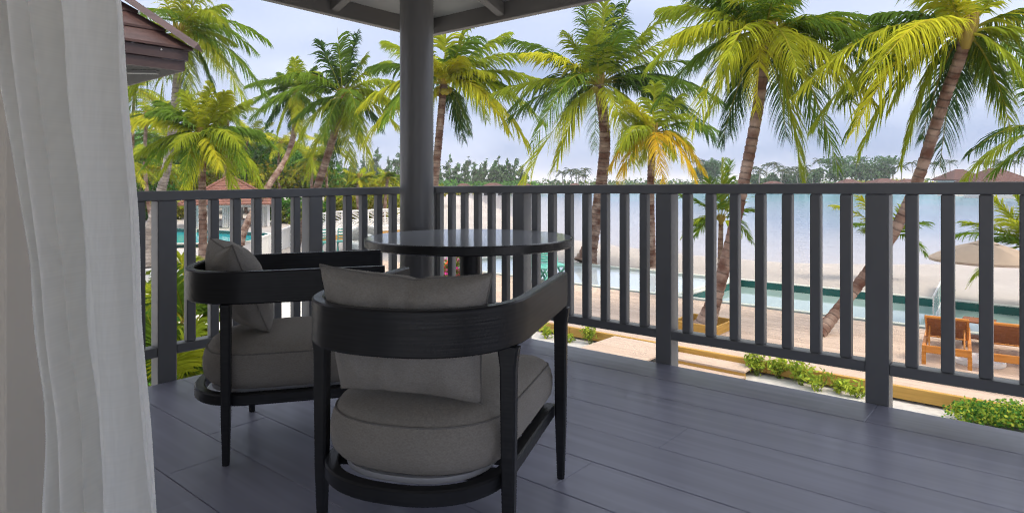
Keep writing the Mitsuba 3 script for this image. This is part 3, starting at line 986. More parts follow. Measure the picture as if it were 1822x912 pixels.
# the palm on the sand in the middle
palm('coconut_palm', (1066, 150, 23), [gnd(1042, 467, ZD), (1062, 380, 24), (1072, 310, 23.8), (1076, 235, 23.4), (1070, 180, 23.1)],
     [(925, 335, -1.5, .20, LY), (985, 300, -1.0, .28, LY), (880, 165, -.3, .16, L1), (905, 70, .5, .16, G_), (935, 95, -1, .22, Y_), (1040, 5, .5, .02, G_), (1078, -30, -.3, .02, L1), (1125, -15, .4, .05, G_), (1225, 5, .6, .15, L1),
      (1240, 110, .5, .16, G_), (1275, 250, .8, .30, D_), (1130, 300, -2, .30, LY), (1170, 265, -1.0, .32, L1), (1215, 190, 1, .22, D_), (1185, 150, 1.5, .2, D_), (1010, 60, .8, .06, L1), (960, 150, 1.2, .2, G_), (1060, 60, -1.5, .05, L1), (1150, 60, -.6, .1, L1), (1095, 10, 1, .03, D_), (1250, 160, 1.5, .2, D_), (1265, 50, -.6, .16, L1), (1290, 185, -.4, .26, G_), (900, 215, .8, .24, G_), (1000, 215, 1.2, .3, D_)],
     'coconut palm on the beach sand with a frond hanging down to the railing', seed=51, nuts=4, fill=5, fill_len=4.0, leaf=1.25, pairs=66, r0=.24, r1=.18, flare=.22, hang=1.05, width=.064)
# the smaller palm with orange fronds
palm('coconut_palm', (1160, 240, 22), [gnd(1157, 473, ZD), (1158, 380, 22.3), (1158, 320, 22.1), (1160, 270, 22)],
     [(1085, 300, -.5, .45, O_), (1100, 330, -.8, .50, O_), (1260, 320, -.4, .50, O_), (1240, 325, -1., .45, O_), (1180, 335, -1.5, .5, O_), (1230, 260, .3, .35, Y_), (1100, 200, .2, .2, L1), (1210, 170, .3, .15, L1), (1165, 150, 0, .06, L1), (1120, 180, -.6, .2, Y_),
      (1280, 235, .5, .3, G_), (1200, 280, -1, .35, LY), (1110, 260, -.8, .34, LY), (1140, 290, .9, .3, LY)],
     'smaller coconut palm with orange yellow lower fronds standing behind the railing', seed=63, fill=3, fill_len=2.0, leaf=.85, pairs=56, r0=.14, r1=.12, flare=.08, hang=1.2, width=.055)
# the palm just right of the column
palm('coconut_palm', (789, 150, 25), [gnd(775, 445, ZN), (773, 330, 25.2), (781, 245, 25.1), (786, 190, 25)],
     [(942, 262, -1.2, .40, Y_), (905, 235, -1.8, .42, Y_), (965, 215, .3, .34, L1), (955, 140, .5, .22, L1), (900, 60, .4, .14, L1), (840, 30, .3, .06, L1), (795, 25, 0, .02, LY), (745, 45, .4, .05, L1), (650, 250, -.8, .36, LY), (640, 190, -.2, .32, LY), (660, 120, .3, .26, G_),
      (835, 235, .8, .36, G_), (825, 250, 1.4, .3, D_), (720, 300, -1, .34, Y_), (690, 75, .5, .14, L1), (872, 130, -1.4, .25, LY), (820, 100, -1.5, .1, Y_), (760, 100, -1.5, .1, Y_), (930, 95, -.5, .2, L1), (880, 190, -.8, .34, L1), (690, 190, .8, .32, G_)],
     'coconut palm with yellowing fronds just right of the grey column', seed=77, nuts=6, fill=5, fill_len=3.4, leaf=1.2, pairs=60, r0=.17, r1=.14, flare=.12, hang=1.15, width=.082)
# left of the column
palm('coconut_palm', (610, 172, 29), [gnd(545, 420, ZN), (567, 325, 29.5), (588, 260, 29.2), (603, 205, 29)],
     [(510, 290, -1, .32, L1), (545, 320, -1.5, .28, L1), (520, 215, -.4, .26, G_), (600, 50, .2, .02, G_), (635, 60, .4, .04, D_), (570, 75, .3, .05, D_), (690, 110, .6, .24, L1), (705, 185, .3, .30, LY), (660, 300, -.8, .34, LY), (625, 310, -1.2, .3, LY), (590, 300, .9, .26, D_),
      (680, 230, 1., .3, D_), (560, 130, .5, .15, D_), (650, 100, .3, .1, L1), (700, 145, -1, .26, L1), (575, 250, -1.6, .3, G_), (640, 250, -1.5, .3, L1), (720, 240, .4, .32, LY)],
     'coconut palm with dense dark fronds left of the grey column', seed=81, nuts=3, fill=6, fill_len=3.6, leaf=1.25, pairs=58, r0=.2, r1=.16, flare=.1, hang=1.1, width=.08)
palm('coconut_palm', (527, 165, 36), [gnd(425, 440, ZN), (462, 355, 33), (490, 312, 34), (516, 265, 35.5), (526, 210, 36)],
     [(470, 190, -.3, .3, G_), (475, 225, .2, .3, D_), (525, 105, 0, .02, L1), (560, 120, .2, .1, G_), (585, 160, .5, .22, D_), (500, 130, .3, .14, G_), (560, 200, -.4, .3, G_), (540, 260, -1, .3, L1), (490, 255, -.5, .32, L1), (530, 235, -1.4, .3, LY), (515, 230, 1, .3, D_)],
     'slim coconut palm with a slanting dark trunk behind the tiled pavilion roof', seed=87, fill=8, fill_len=2.9, leaf=1.0, pairs=66, r0=.17, r1=.14, flare=.1, hang=1.1, width=.085)
palm('coconut_palm', (362, 245, 21), [gnd(358, 497, ZN), (360, 340, 21), (360, 290, 21)],
     [(240, 215, -.3, .25, LY), (245, 275, -.4, .28, L1), (285, 310, -.8, .3, L1), (330, 345, -1.2, .3, LY), (420, 345, -1, .34, L1), (455, 300, -.3, .3, L1), (465, 235, .2, .24, G_), (440, 180, .4, .16, L1), (375, 150, 0, .03, LY), (330, 165, .2, .08, L1), (285, 180, .3, .16, G_), (400, 165, -.5, .1, LY), (390, 300, -1.8, .3, Y_), (310, 260, -1.6, .3, L1), (430, 260, -1.5, .3, L1), (350, 320, 1., .3, G_)],
     'bushy coconut palm behind the left railing with a thin dark trunk', seed=93, fill=7, fill_len=2.4, leaf=.85, pairs=64, r0=.13, r1=.11, flare=.05, hang=1.1, width=.07)
palm('coconut_palm', (318, 60, 24), [gnd(262, 476, ZN), (272, 390, 24.3), (292, 318, 24.3), (308, 220, 24.1), (316, 130, 24)],
     [(478, 175, -.2, .34, G_), (440, 190, -.8, .36, (LIME, GREEN)), (400, 10, .2, .2, L1), (415, 75, .5, .24, L1), (340, -60, 0, .1, LY), (260, -70, 0, .12, LY), (390, -60, .2, .12, LY), (230, 40, -.6, .2, LY), (225, 190, -.3, .36, L1), (280, 205, -.8, .4, L1), (345, 200, -1, .38, L1), (385, 170, .6, .36, G_), (410, 130, -1, .3, LY), (250, 120, .8, .3, L1), (330, 170, 1.4, .3, D_), (220, 230, .6, .4, G_)],
     'tall coconut palm at upper left whose fronds hang below the brown roof corner', seed=99, fill=8, fill_len=3.6, leaf=1.2, pairs=70, r0=.18, r1=.14, flare=.05, hang=1.1, width=.06, pale=(.45, .4, .36), dark=(.2, .17, .15))
# right edge: a frond from a palm out of the frame, and the low palm by the parasol
palm('coconut_palm', (1905, 250, 13), [gnd(1960, 560, ZD), (1930, 400, 13)],
     [(1722, 275, -.4, .34, D_), (1745, 330, .5, .34, G_), (1800, 130, .3, .1, G_), (1840, 340, -1, .3, L1), (2050, 230, 0, .3, G_), (1990, 100, 0, .1, G_), (2040, 340, 0, .3, L1)],
     'coconut palm at the right edge showing one arching dark frond', seed=105, fill=3, fill_len=2.4, leaf=.62, pairs=62, hang=1.1, width=.042)
palm('young_palm', (1850, 450, 15.5), [gnd(1860, 560, ZD)],
     [(1700, 420, -.3, .2, G_), (1720, 395, .2, .16, L1), (1760, 345, .2, .1, LY), (1800, 335, .3, .08, L1), (1900, 350, 0, .1, L1), (1960, 400, 0, .2, L1), (1790, 390, -.8, .16, LY), (1830, 370, -.5, .12, L1), (1770, 425, .6, .2, G_)],
     'low leafy palm behind the beige parasol at the right edge', scale=.4, seed=111, fill=3, fill_len=1.6, leaf=.6, pairs=56, r0=.12, r1=.12, flare=.05, hang=.6, width=.042)
palm('young_palm', (1283, 392, 16.2), [gnd(1280, 520, ZD)],
     [(1205, 345, .2, .16, G_), (1240, 400, -.2, .25, G_), (1285, 285, 0, .03, L1), (1300, 288, .1, .02, (GREEN, GREEN)), (1345, 330, .2, .12, L1), (1350, 375, .2, .2, G_), (1230, 425, -.4, .3, G_), (1315, 420, -.4, .3, L1), (1260, 320, -.3, .1, G_), (1325, 310, -.1, .06, L1)],
     'bright green young palm growing behind the trunk of the big palm', scale=.4, seed=117, fill=2, fill_len=1.0, leaf=.42, pairs=44, r0=.07, r1=.06, flare=.03, hang=.5, width=.04)
palm('young_palm', (1582, 425, 19.5), [gnd(1582, 500, ZS + .2)],
     [(1485, 365, .2, .2, LY), (1530, 350, 0, .12, Y_), (1520, 400, -.3, .26, G_), (1570, 345, .1, .05, L1), (1620, 355, 0, .12, L1), (1650, 395, .2, .2, G_), (1560, 390, -.6, .16, LY)],
     'small palm with bright yellow green fronds behind the leaning trunk', scale=.4, seed=121, fill=2, fill_len=1.2, leaf=.5, pairs=44, r0=.08, r1=.06, flare=.03, hang=.7, width=.045)
# low palms just below the left railing
palm('areca_palm', (335, 590, 5.6), [gnd(338, 790, ZN)],
     [(322, 455, .3, .1, L1), (255, 505, .2, .2, L1), (300, 475, -.2, .12, G_), (385, 490, .3, .14, G_), (400, 560, .2, .3, L1), (265, 600, -.4, .3, L1), (330, 660, -.6, .34, LY), (390, 640, -.3, .34, L1), (280, 520, .5, .25, G_), (360, 500, .6, .1, L1), (250, 680, -.2, .4, LY)],
     'lush green garden palm just below the left railing', scale=.25, seed=131, fill=6, fill_len=.75, leaf=.34, pairs=46, r0=.05, r1=.04, flare=.03, hang=.8, width=.026)
palm('areca_palm', (300, 700, 5.0), [gnd(303, 860, ZN)],
     [(262, 560, .2, .14, G_), (350, 575, .2, .14, L1), (380, 660, .1, .3, L1), (250, 650, 0, .3, G_), (330, 620, -.4, .2, LY), (290, 590, .4, .1, L1), (400, 620, .3, .25, G_)],
     'second garden palm at the foot of the left corner post', scale=.25, seed=137, fill=6, fill_len=.7, leaf=.3, pairs=46, r0=.05, r1=.04, flare=.03, hang=.8, width=.024)


# ------------------------------------------------------------------ leafy shrubs and trees
def leaves(cens, rads, n, size, cols, r, elong=1.6, shell=.55):
    """many small leaf faces spread through the volume of several clumps"""
    cens, rads = np.asarray(cens, float), np.asarray(rads, float)
    vol = rads.prod(1)
    which = r.choice(len(cens), n, p=vol / vol.sum())
    d = r.normal(size=(n, 3))
    d /= np.linalg.norm(d, axis=1, keepdims=True)
    rad = (shell + (1 - shell) * r.random(n) ** .6) * (1 + .22 * r.normal(size=n))
    pos = cens[which] + d * rad[:, None] * rads[which]
    a = r.normal(size=(n, 3)) + d * .6 + np.array([0, 0, -.2])
    a /= np.linalg.norm(a, axis=1, keepdims=True)
    b = np.cross(a, r.normal(size=(n, 3)))
    b /= np.linalg.norm(b, axis=1, keepdims=True)
    s = size * r.uniform(.6, 1.3, n)[:, None]
    V_ = np.stack([pos - a * s * elong / 2, pos + b * s / 2, pos + a * s * elong / 2, pos - b * s / 2], 1).reshape(-1, 3)
    i = np.arange(n)[:, None] * 4
    f_ = np.vstack([i + [0, 1, 2], i + [0, 2, 3]])
    cl = r.uniform(.7, 1.3, len(cens))[which]
    c = np.asarray(cols)[r.integers(len(cols), size=n)] * (cl * r.uniform(.75, 1.25, n))[:, None]
    return trimesh.Trimesh(V_, f_, process=False), np.repeat(np.clip(c, 0, .9), 4, axis=0)


def stick(a, b, r0, r1, n=6):
    return tube(np.array([a, (np.array(a) + b) / 2, b]), np.array([r0, (r0 + r1) / 2, r1]), n)


def bark(m, c=(.2, .16, .12)):
    return np.tile(c, (len(m.vertices), 1))


def broad_tree(key, base, h, w, cols, label, cat, group, seed, n=900, leaf=.35, trunk=.12, lumps=9):
    r = np.random.default_rng(seed)
    t = thing(key, label, cat, group)
    base = np.array(base, float)
    cs = [base + np.array([r.normal(0, w * .24), r.normal(0, w * .24), h * r.uniform(.45, .9)]) for _ in range(lumps)]
    rs = [np.array([w * .26, w * .26, h * .15]) * r.uniform(.7, 1.25) for _ in range(lumps)]
    m, c = leaves(cs, rs, n, leaf, cols, r)
    add('crown', m, 'm_leaf', False, color=c, parent=t)
    ms = [stick(base, base + [0, 0, h * .55], trunk * 1.4, trunk, 7)] + [stick(base + np.array([0, 0, h * .4]), c_, trunk * .6, trunk * .2, 5) for c_ in cs[:5]]
    m = cat_m(ms)
    add('trunk', m, 'm_bark', True, color=bark(m), parent=t)
    return t


def bush(key, base, w, h, cols, label, cat, group, seed, n=700, leaf=.2, lumps=7):
    r = np.random.default_rng(seed)
    base = np.array(base, float)
    cs = [base + np.array([r.uniform(-.38, .38) * w, r.uniform(-.3, .3) * w * .6, h * r.uniform(.3, .72)]) for _ in range(lumps)]
    rs = [np.array([w * .24, w * .2, h * .3]) * r.uniform(.75, 1.2) for _ in range(lumps)]
    m, c = leaves(cs, rs, n, leaf, cols, r)
    return add(key, m, 'm_leaf', False, color=c, label=label, cat=cat, group=group)


def conifer(base, h, w, cols, label, group, seed, n=420, leaf=.5):
    r = np.random.default_rng(seed)
    t = thing('shore_pine', label, 'tree', group)
    base = np.array(base, float)
    lean = r.uniform(.02, .14) * h
    cs, rs = [], []
    for k in range(11):
        z = .16 + .84 * k / 10
        ww = w * (1.08 - z) ** .7 * r.uniform(.6, 1.2) * .5
        cs.append(base + np.array([lean * z * z + r.normal(0, ww * .5), r.normal(0, ww * .5), h * z]))
        rs.append([ww, ww, h * .08])
    m, c = leaves(cs, rs, n, leaf, cols, r, elong=2.6, shell=.2)
    add('crown', m, 'm_leaf', False, color=c, parent=t)
    m = tube(np.array([base, base + [lean * .2, 0, h * .5], base + [lean, 0, h * .97]]), np.array([.3, .2, .04]), 5)
    add('trunk', m, 'm_bark', True, color=bark(m, (.26, .24, .22)), parent=t)


def far_palm(base, top, label, group, seed, R=2.8, cols=((.05, .085, .045), (.07, .11, .05))):
    r = np.random.default_rng(seed)
    t = thing('distant_palm', label, 'palm tree', group)
    base, top = np.array(base, float), np.array(top, float)
    m = tube(np.array([base, (base + top) / 2 + [r.normal(0, .3), 0, 0], top]), np.array([.22, .17, .13]), 5)
    add('trunk', m, 'm_bark', True, color=bark(m, (.40, .37, .33)), parent=t)
    V_, F_, C_ = [], [], []
    off = 0
    for k in range(15):
        az = k * 2.399 + r.uniform(-.3, .3)
        el = r.uniform(-.3, .85)
        tip = top + R * r.uniform(.8, 1.1) * np.array([math.cos(az) * math.cos(el), math.sin(az) * math.cos(el), math.sin(el) - .45])
        ctrl = top + (tip - top) * .5 + np.array([0, 0, .35 * R])
        m, c = frond_mesh(top, ctrl, tip, R * .3, 11, r, cols[k % 2], cols[0], width=.22, hang=1.1, segs=2, rad=.05)
        V_.append(m.vertices), F_.append(m.faces + off), C_.append(c)
        off += len(m.vertices)
    add('crown', trimesh.Trimesh(np.vstack(V_), np.vstack(F_), process=False), 'm_leaf', False, color=np.vstack(C_), parent=t)


BLG = [(.10, .18, .08), (.13, .22, .10), (.08, .15, .07)]
OLG = [(.18, .23, .035), (.13, .19, .035), (.23, .26, .04)]
YLG = [(.34, .36, .035), (.24, .31, .03), (.42, .36, .035)]
VIV = [(.085, .23, .04), (.12, .28, .045), (.06, .17, .035)]
fr = np.random.default_rng(400)
ONES = 'first second third fourth fifth sixth seventh eighth ninth tenth eleventh twelfth thirteenth fourteenth fifteenth sixteenth seventeenth eighteenth nineteenth'.split()
ORD = ONES + [w for tens, ty_ in (('twentieth', 'twenty'), ('thirtieth', 'thirty'), ('fortieth', 'forty')) for w in [tens] + [ty_ + '-' + o for o in ONES[:9]]]


def order(xs, i):
    return ORD[sorted(range(len(xs)), key=lambda k: xs[k]).index(i)] + ' from the left'


def tone_of(c):
    return {id(BLG): 'blue green', id(OLG): 'olive green', id(YLG): 'yellow green', id(VIV): 'bright green'}[id(c)]


# the pines on the left point
PINES = [(600, 285), (622, 272), (645, 278), (668, 266), (690, 282), (705, 262), (797, 283), (812, 290), (826, 281), (842, 288), (860, 284), (872, 295), (885, 281), (900, 286), (913, 284), (925, 292), (780, 292), (850, 296), (630, 292), (660, 290), (890, 297)]
for i, (x, yt) in enumerate(PINES):
    d = fr.uniform(185, 205)
    b = px(x, 323.5, d)
    b[2] = ZS + .4
    hgt = px(x, yt, d)[2] - b[2]
    conifer(b, hgt, hgt * .42, BLG, 'feathery pine across the water, ' + order([p_[0] for p_ in PINES], i), 'pines on the far point', 500 + i, n=520, leaf=.55)
# hedge of green scrub at their feet, and the villas' thatched roofs before it
r = np.random.default_rng(77)
hb = []
cs = [np.array([*px(x, 323.5, fr.uniform(178, 186))[:2], ZS + fr.uniform(.8, 2.0)]) for x in np.linspace(560, 950, 64)]
m, c = leaves(cs, [np.array([3.5, 3.0, fr.uniform(1.4, 2.3)]) for _ in cs], 9000, .55, VIV, r)
add('shore_scrub', m, 'm_leaf', False, color=c, label='bright green scrub along the far point below the pines', kind='stuff')


def hut(x0, x1, ytop, yeave, d, label, group, wall=True, key='thatched_villa', mat_='m_thatch'):
    t = thing(key, label, 'villa', group)
    xa, xb = px(x0, yeave, d), px(x1, yeave, d)
    w = xb[0] - xa[0]
    cxx, ze, ztop = (xa[0] + xb[0]) / 2, xa[2], px(x0, ytop, d)[2]
    rid = w * .12
    e = np.array([[xa[0], d - w / 2, ze], [xb[0], d - w / 2, ze], [xb[0], d + w / 2, ze], [xa[0], d + w / 2, ze]])
    pts = np.vstack([e, e - [0, 0, .25], [[cxx - rid, d, ztop], [cxx + rid, d, ztop]]])
    add('roof', trimesh.convex.convex_hull(pts), mat_, parent=t)
    if wall:
        add('wall', boxv((cxx - w * .38, d - w * .38, ZS - .3), (cxx + w * .38, d + w * .38, ze - .26)), 'm_render', parent=t)
        for k in (-1, 0, 1):
            add('window', boxv((cxx + k * w * .22 - w * .06, d - w * .385, ze - 1.9), (cxx + k * w * .22 + w * .06, d - w * .378, ze - .7)), 'm_dark_gap', parent=t)
    return t


hut(1676, 1738, 301, 319, 150, 'brown roofed villa with a pale wall on the far shore', None)
hut(1727, 1812, 299, 323, 130, 'wide brown pyramid roofed villa on the far shore near the right edge', None)
ROOFS = [(585, 650, 321), (655, 700, 323), (805, 845, 326), (850, 905, 325), (905, 960, 326), (1005, 1040, 326), (1350, 1400, 322), (1490, 1530, 318), (1545, 1600, 317), (1590, 1640, 318)]
for i, (x0, x1, yt) in enumerate(ROOFS):
    hut(x0, x1, yt, yt + 9, 160 if x0 < 1000 else 190, 'low brown roof among the far scrub, ' + order([p_[0] for p_ in ROOFS], i), 'low roofs on the far shore')
# right-hand far shore
fx = np.random.default_rng(91)
i = 0
FARP = [(1000, 305), (1015, 302), (1026, 306), (1030, 303), (1042, 300), (1038, 312), (1240, 285), (1255, 287), (1262, 295), (1340, 298), (1352, 300), (1365, 292), (1378, 290), (1393, 302), (1408, 300), (1420, 298), (1458, 284), (1432, 296), (1447, 303), (1586, 287), (1592, 285), (1622, 288), (1640, 292), (1605, 295), (1662, 290), (1690, 287), (1744, 288), (1752, 286), (1768, 287), (1775, 290), (1785, 288), (1806, 287), (1818, 276), (1385, 296), (1400, 305), (1416, 306), (1440, 306), (1350, 306), (1270, 300)]
for x, yt in FARP:
    d = fx.uniform(190, 235)
    b = px(x + fx.uniform(-4, 4), 323.5, d)
    b[2] = ZS + .5
    far_palm(b, px(x, yt + 2, d), 'distant coconut palm above the far shore, ' + order([p_[0] for p_ in FARP], i), 'distant palms on the far shore', 700 + i, R=fx.uniform(2.2, 3.0))
    i += 1
ROUND = [(1485, 280, 8), (1497, 276, 9), (1523, 288, 8), (1540, 280, 8), (1553, 277, 9), (1568, 291, 6), (1448, 298, 4), (1425, 308, 5), (1380, 306, 5), (1345, 309, 5), (1405, 308, 5), (1260, 288, 7), (1250, 295, 7)]
for i, (x, yt, w) in enumerate(ROUND):
    b = px(x, 323.5, 200)
    b[2] = ZS + .4
    broad_tree('shore_tree', b, px(x, yt, 200)[2] - b[2], w, BLG, 'rounded blue green tree on the far shore, ' + order([p_[0] for p_ in ROUND], i), 'tree', 'rounded trees on the far shore', 800 + i, n=900, leaf=.6)
cs = [np.array([*px(x, 323.5, fr.uniform(226, 236))[:2], ZS + fr.uniform(.8, 2.4)]) for x in np.linspace(930, 2100, 130)]
m, c = leaves(cs, [np.array([5.5, 4.0, fr.uniform(1.6, 2.6)]) for _ in cs], 12000, .75, BLG + OLG[:1], r)
add('shore_scrub', m, 'm_leaf', False, color=c, label='dull green scrub along the far right shore', kind='stuff')
cs = [np.array([*px(x, 323.5, fr.uniform(205, 212))[:2], ZS + fr.uniform(.8, 2.6)]) for x in np.linspace(1510, 1830, 40)]
m, c = leaves(cs, [np.array([3.5, 3.0, fr.uniform(1.2, 2.2)]) for _ in cs], 5000, .6, YLG, r)
add('shore_scrub', m, 'm_leaf', False, color=c, label='yellow green scrub around the far villas at right', kind='stuff')

# left bank: shrubs and trees behind the pavilion and the pool
i = 0
GARDEN = [(250, 58, 9, 7, VIV), (300, 62, 8, 5.5, OLG), (345, 60, 7, 5, YLG), (405, 64, 8, 6.0, VIV), (455, 66, 8, 6.8, VIV), (495, 62, 7, 5.6, YLG), (530, 64, 7, 6.2, VIV), (560, 66, 7, 5.0, OLG), (478, 74, 9, 8.5, BLG), (440, 78, 9, 9.5, BLG), (390, 76, 9, 9, VIV), (320, 78, 10, 10, VIV), (260, 80, 10, 11, VIV), (520, 82, 8, 8.2, BLG), (210, 64, 10, 8, VIV), (600, 70, 6, 4.2, OLG), (650, 72, 6, 3.9, YLG), (700, 74, 6, 3.8, OLG), (745, 80, 7, 3.6, YLG)]
for x, d, w, h, cols in GARDEN:
    b = px(x, 323.5, d)
    b[2] = ZN
    broad_tree('garden_tree', b, h, w, cols, tone_of(cols) + ' garden tree behind the pools, ' + order([p_[0] for p_ in GARDEN], i), 'tree', 'garden trees behind the pools', 900 + i, n=1500, leaf=.34, lumps=12)
    i += 1
SHRUBS = [(255, 50, 4, 2.0, YLG), (285, 52, 4, 1.8, OLG), (325, 52, 4, 2.0, YLG), (500, 47, 3.4, 2.3, VIV), (530, 46, 3.2, 2.0, OLG), (555, 46, 3, 2.2, VIV), (590, 48, 3, 2.3, YLG), (620, 48, 3, 2.6, YLG), (655, 49, 3, 2.5, YLG), (690, 50, 3, 2.7, YLG), (720, 52, 4, 2.6, VIV), (270, 56, 5, 3.2, VIV), (230, 50, 4, 2.6, VIV)]
for j, (x, d, w, h, cols) in enumerate(SHRUBS):
    b = px(x, 323.5, d)
    b[2] = ZN
    bush('garden_shrub', b, w, h, cols, tone_of(cols) + ' rounded shrub at the back of the left pools, ' + order([p_[0] for p_ in SHRUBS], j), 'shrub', 'garden shrubs at the left', 950 + j, n=900, leaf=.22)
for j, (x, y0, h, w) in enumerate([(250, 700, 1.5, 1.3), (300, 680, 1.3, 1.2), (345, 690, 1.3, 1.2), (385, 670, 1.3, 1.2), (230, 640, 2.0, 1.6), (270, 585, 1.7, 1.8)]):
    b = gnd(x, y0 + 60, ZN)
    bush('garden_bush', b, w, h, VIV + OLG, 'dense green bush under the left railing, ' + order([250, 300, 345, 385, 230, 270], j), 'bush', 'bushes under the left railing', 980 + j, n=1600, leaf=.075)
BP = [(262, 205, 46, 60), (300, 250, 52, 70), (232, 290, 40, 60), (405, 205, 58, 60), (338, 285, 60, 45), (290, 300, 48, 50), (440, 250, 62, 55), (500, 255, 60, 50), (558, 285, 58, 45), (585, 262, 62, 50), (470, 300, 66, 40), (240, 160, 50, 70), (640, 318, 46, 30), (690, 316, 47, 28)]
for i, (x, y, d, rp) in enumerate(BP):
    rq = np.random.default_rng(1500 + i)
    fl = []
    for k in range(15):
        az = k * 2.4
        ex = rp * math.cos(az) * rq.uniform(.75, 1.1)
        el = rq.uniform(-.9, .75)
        fl.append((x + ex, y - rp * el * .9, rp / F * d * math.sin(az) * .9, .26 if el < .4 else .1, [L1, LY, G_, L1, (YELL, LIME)][rq.integers(5)]))
    palm('garden_palm', (x, y, d), [gnd(x - rq.uniform(-12, 25), HZ + F * (H - ZN) / d, ZN), ((x - 4), (y + HZ + 60) / 2, d)], fl,
         'feathery garden palm behind the pools, ' + order([p_[0] for p_ in BP], i), seed=1600 + i, fill=0, fill_len=rp / F * d, leaf=.30 * rp / F * d, pairs=40, r0=.14, r1=.11, flare=.05, hang=1.0, width=.10, group='garden palms behind the pools')
# flowers behind the table
rf = np.random.default_rng(44)
b = gnd(798, 520, ZN)
m, c = leaves([b + [0, 0, .5], b + [.25, 0, .7], b + [-.25, .1, .45], b + [.1, 0, .25]], [[.35, .3, .35]] * 4, 1500, .07, OLG, rf)
t = thing('flowering_bush', 'bush with pink and red blossoms seen under the round table', 'bush')
add('foliage', m, 'm_leaf', False, color=c, parent=t)
m, c = leaves([b + [0, -.1, .55], b + [.3, -.1, .75], b + [-.25, 0, .5]], [[.36, .3, .33]] * 3, 420, .09, [(.7, .06, .35), (.7, .12, .05), (.75, .1, .45)], rf, elong=1.1, shell=.9)
add('blossoms', m, 'm_leaf', False, color=c, parent=t, kind='stuff')


# small plants in the sand strip below the front railing
def leafy_plant(base, h, spread, n, cols, label, seed, leaf=.07):
    r = np.random.default_rng(seed)
    base = np.array(base)
    t = thing('ground_plant', label, 'plant')
    st_, cs_ = [], []
    V_, C_ = [], []
    for k in range(n):
        az = r.uniform(0, 6.28)
        top = base + np.array([math.cos(az) * spread * r.uniform(.2, 1), math.sin(az) * spread * r.uniform(.2, 1), h * r.uniform(.6, 1.1)])
        st_.append(stick(base + r.normal(0, .02, 3) * [1, 1, 0], top, .006, .003, 5))
        m, c = leaves([top, (top + base) / 2 + [0, 0, h * .12]], [[.07 + spread * .2] * 3] * 2, 40, leaf, cols, r, elong=2.4, shell=.2)
        V_.append(m), C_.append(c)
    m = cat_m(st_)
    add('stem', m, 'm_bark', True, color=bark(m, (.1, .14, .03)), parent=t)
    add('leaves', cat_m(V_), 'm_leaf', False, color=np.vstack(C_), parent=t)


PL = [(.34, .42, .05), (.44, .50, .07), (.24, .36, .05)]
for j, (x, y, h, sp, n, lab) in enumerate([(1052, 612, .38, .16, 7, 'bright green plant in the sand left of the boardwalk'), (972, 601, .2, .14, 4, 'tiny plant in the sand nearest the front armchair'), (1012, 608, .15, .12, 3, 'tiny plant in the sand behind the armchair leg'),
                                          (1345, 668, .4, .22, 10, 'bushy light green plant beside the wooden steps'), (1385, 672, .36, .2, 9, 'light green plant, second from the wooden steps'), (1425, 684, .34, .22, 9, 'light green plant, third from the wooden steps'),
                                          (1455, 694, .22, .16, 5, 'small spiky plant left of the right railing post'), (1492, 698, .16, .13, 4, 'tiny plant in the white sand, second left of the right post'), (1522, 706, .18, .13, 4, 'tiny plant in the white sand just left of the right post')]):
    leafy_plant(gnd(x, y, ZN), h, sp, n, PL, lab, 1200 + j, .034)
bush('ground_bush', gnd(1812, 770, ZN) + [0, .2, 0], 1.15, .36, PL + VIV, 'spreading green bush at the right end of the white sand strip', 'bush', None, 1300, n=6500, leaf=.03, lumps=16)

# ------------------------------------------------------------------ pavilion at the left pool
t = thing('pavilion', 'open pavilion with white posts and a terracotta tiled pyramid roof by the left pool', 'pavilion')
PD = 44.0
pc = px(409, 323.5, PD)[:2]
za, ze = px(430, 314, PD)[2], px(430, 361, PD)[2]
hw = 3.0
pa = math.radians(25)


def pv(x, y, z):
    return [pc[0] + x * math.cos(pa) - y * math.sin(pa), pc[1] + x * math.sin(pa) + y * math.cos(pa), z]


nrow = 11
for k in range(nrow):
    r0_, r1_ = hw * (1 - k / nrow), hw * (1 - (k + 1) / nrow)
    z0_, z1_ = ze + (za - ze) * k / nrow, ze + (za - ze) * (k + 1) / nrow
    pts = [pv(sx * a, sy * a, z) for sx in (-1, 1) for sy in (-1, 1) for a, z in ((r0_ + .05, z0_ - .04), (r0_ + .05, z0_ + .055), (max(r1_, .02), z1_ + .03))]
    add('tile_row', trimesh.convex.convex_hull(np.array(pts)), 'm_tileroof', parent=t)
for sx, sy in ((-1, -1), (1, -1), (1, 1), (-1, 1)):
    add('hip_cap', stick(np.array(pv(sx * hw, sy * hw, ze + .08)), np.array(pv(0, 0, za + .08)), .09, .09, 8), 'm_tileroof', parent=t)
for sx in (-1, 0, 1):
    for sy in (-1, 0, 1):
        if sx or sy:
            m = boxv((-.09, -.09, ZD), (.09, .09, ze - .02), .01)
            m.vertices = np.array([pv(a + sx * 2.3, b + sy * 2.3, z) for a, b, z in m.vertices])
            add('post', m, 'm_white', parent=t)
for s in (-1, 1):
    for ax in (0, 1):
        lo, hi = [-2.42, s * 2.35 - .06, ze - .2], [2.42, s * 2.35 + .06, ze - .03]
        m = boxv(lo, hi, .01)
        m.vertices = np.array([pv(a, b, z - .003 * ax) if ax == 0 else pv(b, a * .97, z - .003) for a, b, z in m.vertices])
        m.invert() if m.volume < 0 else None
        add('eave_beam', m, 'm_white', parent=t)
m = boxv((-2.7, -2.7, ZD - .2), (2.7, 2.7, ZD - .002))
m.vertices = np.array([pv(*p_) for p_ in m.vertices])
add('floor_slab', m, 'm_coping', parent=t)
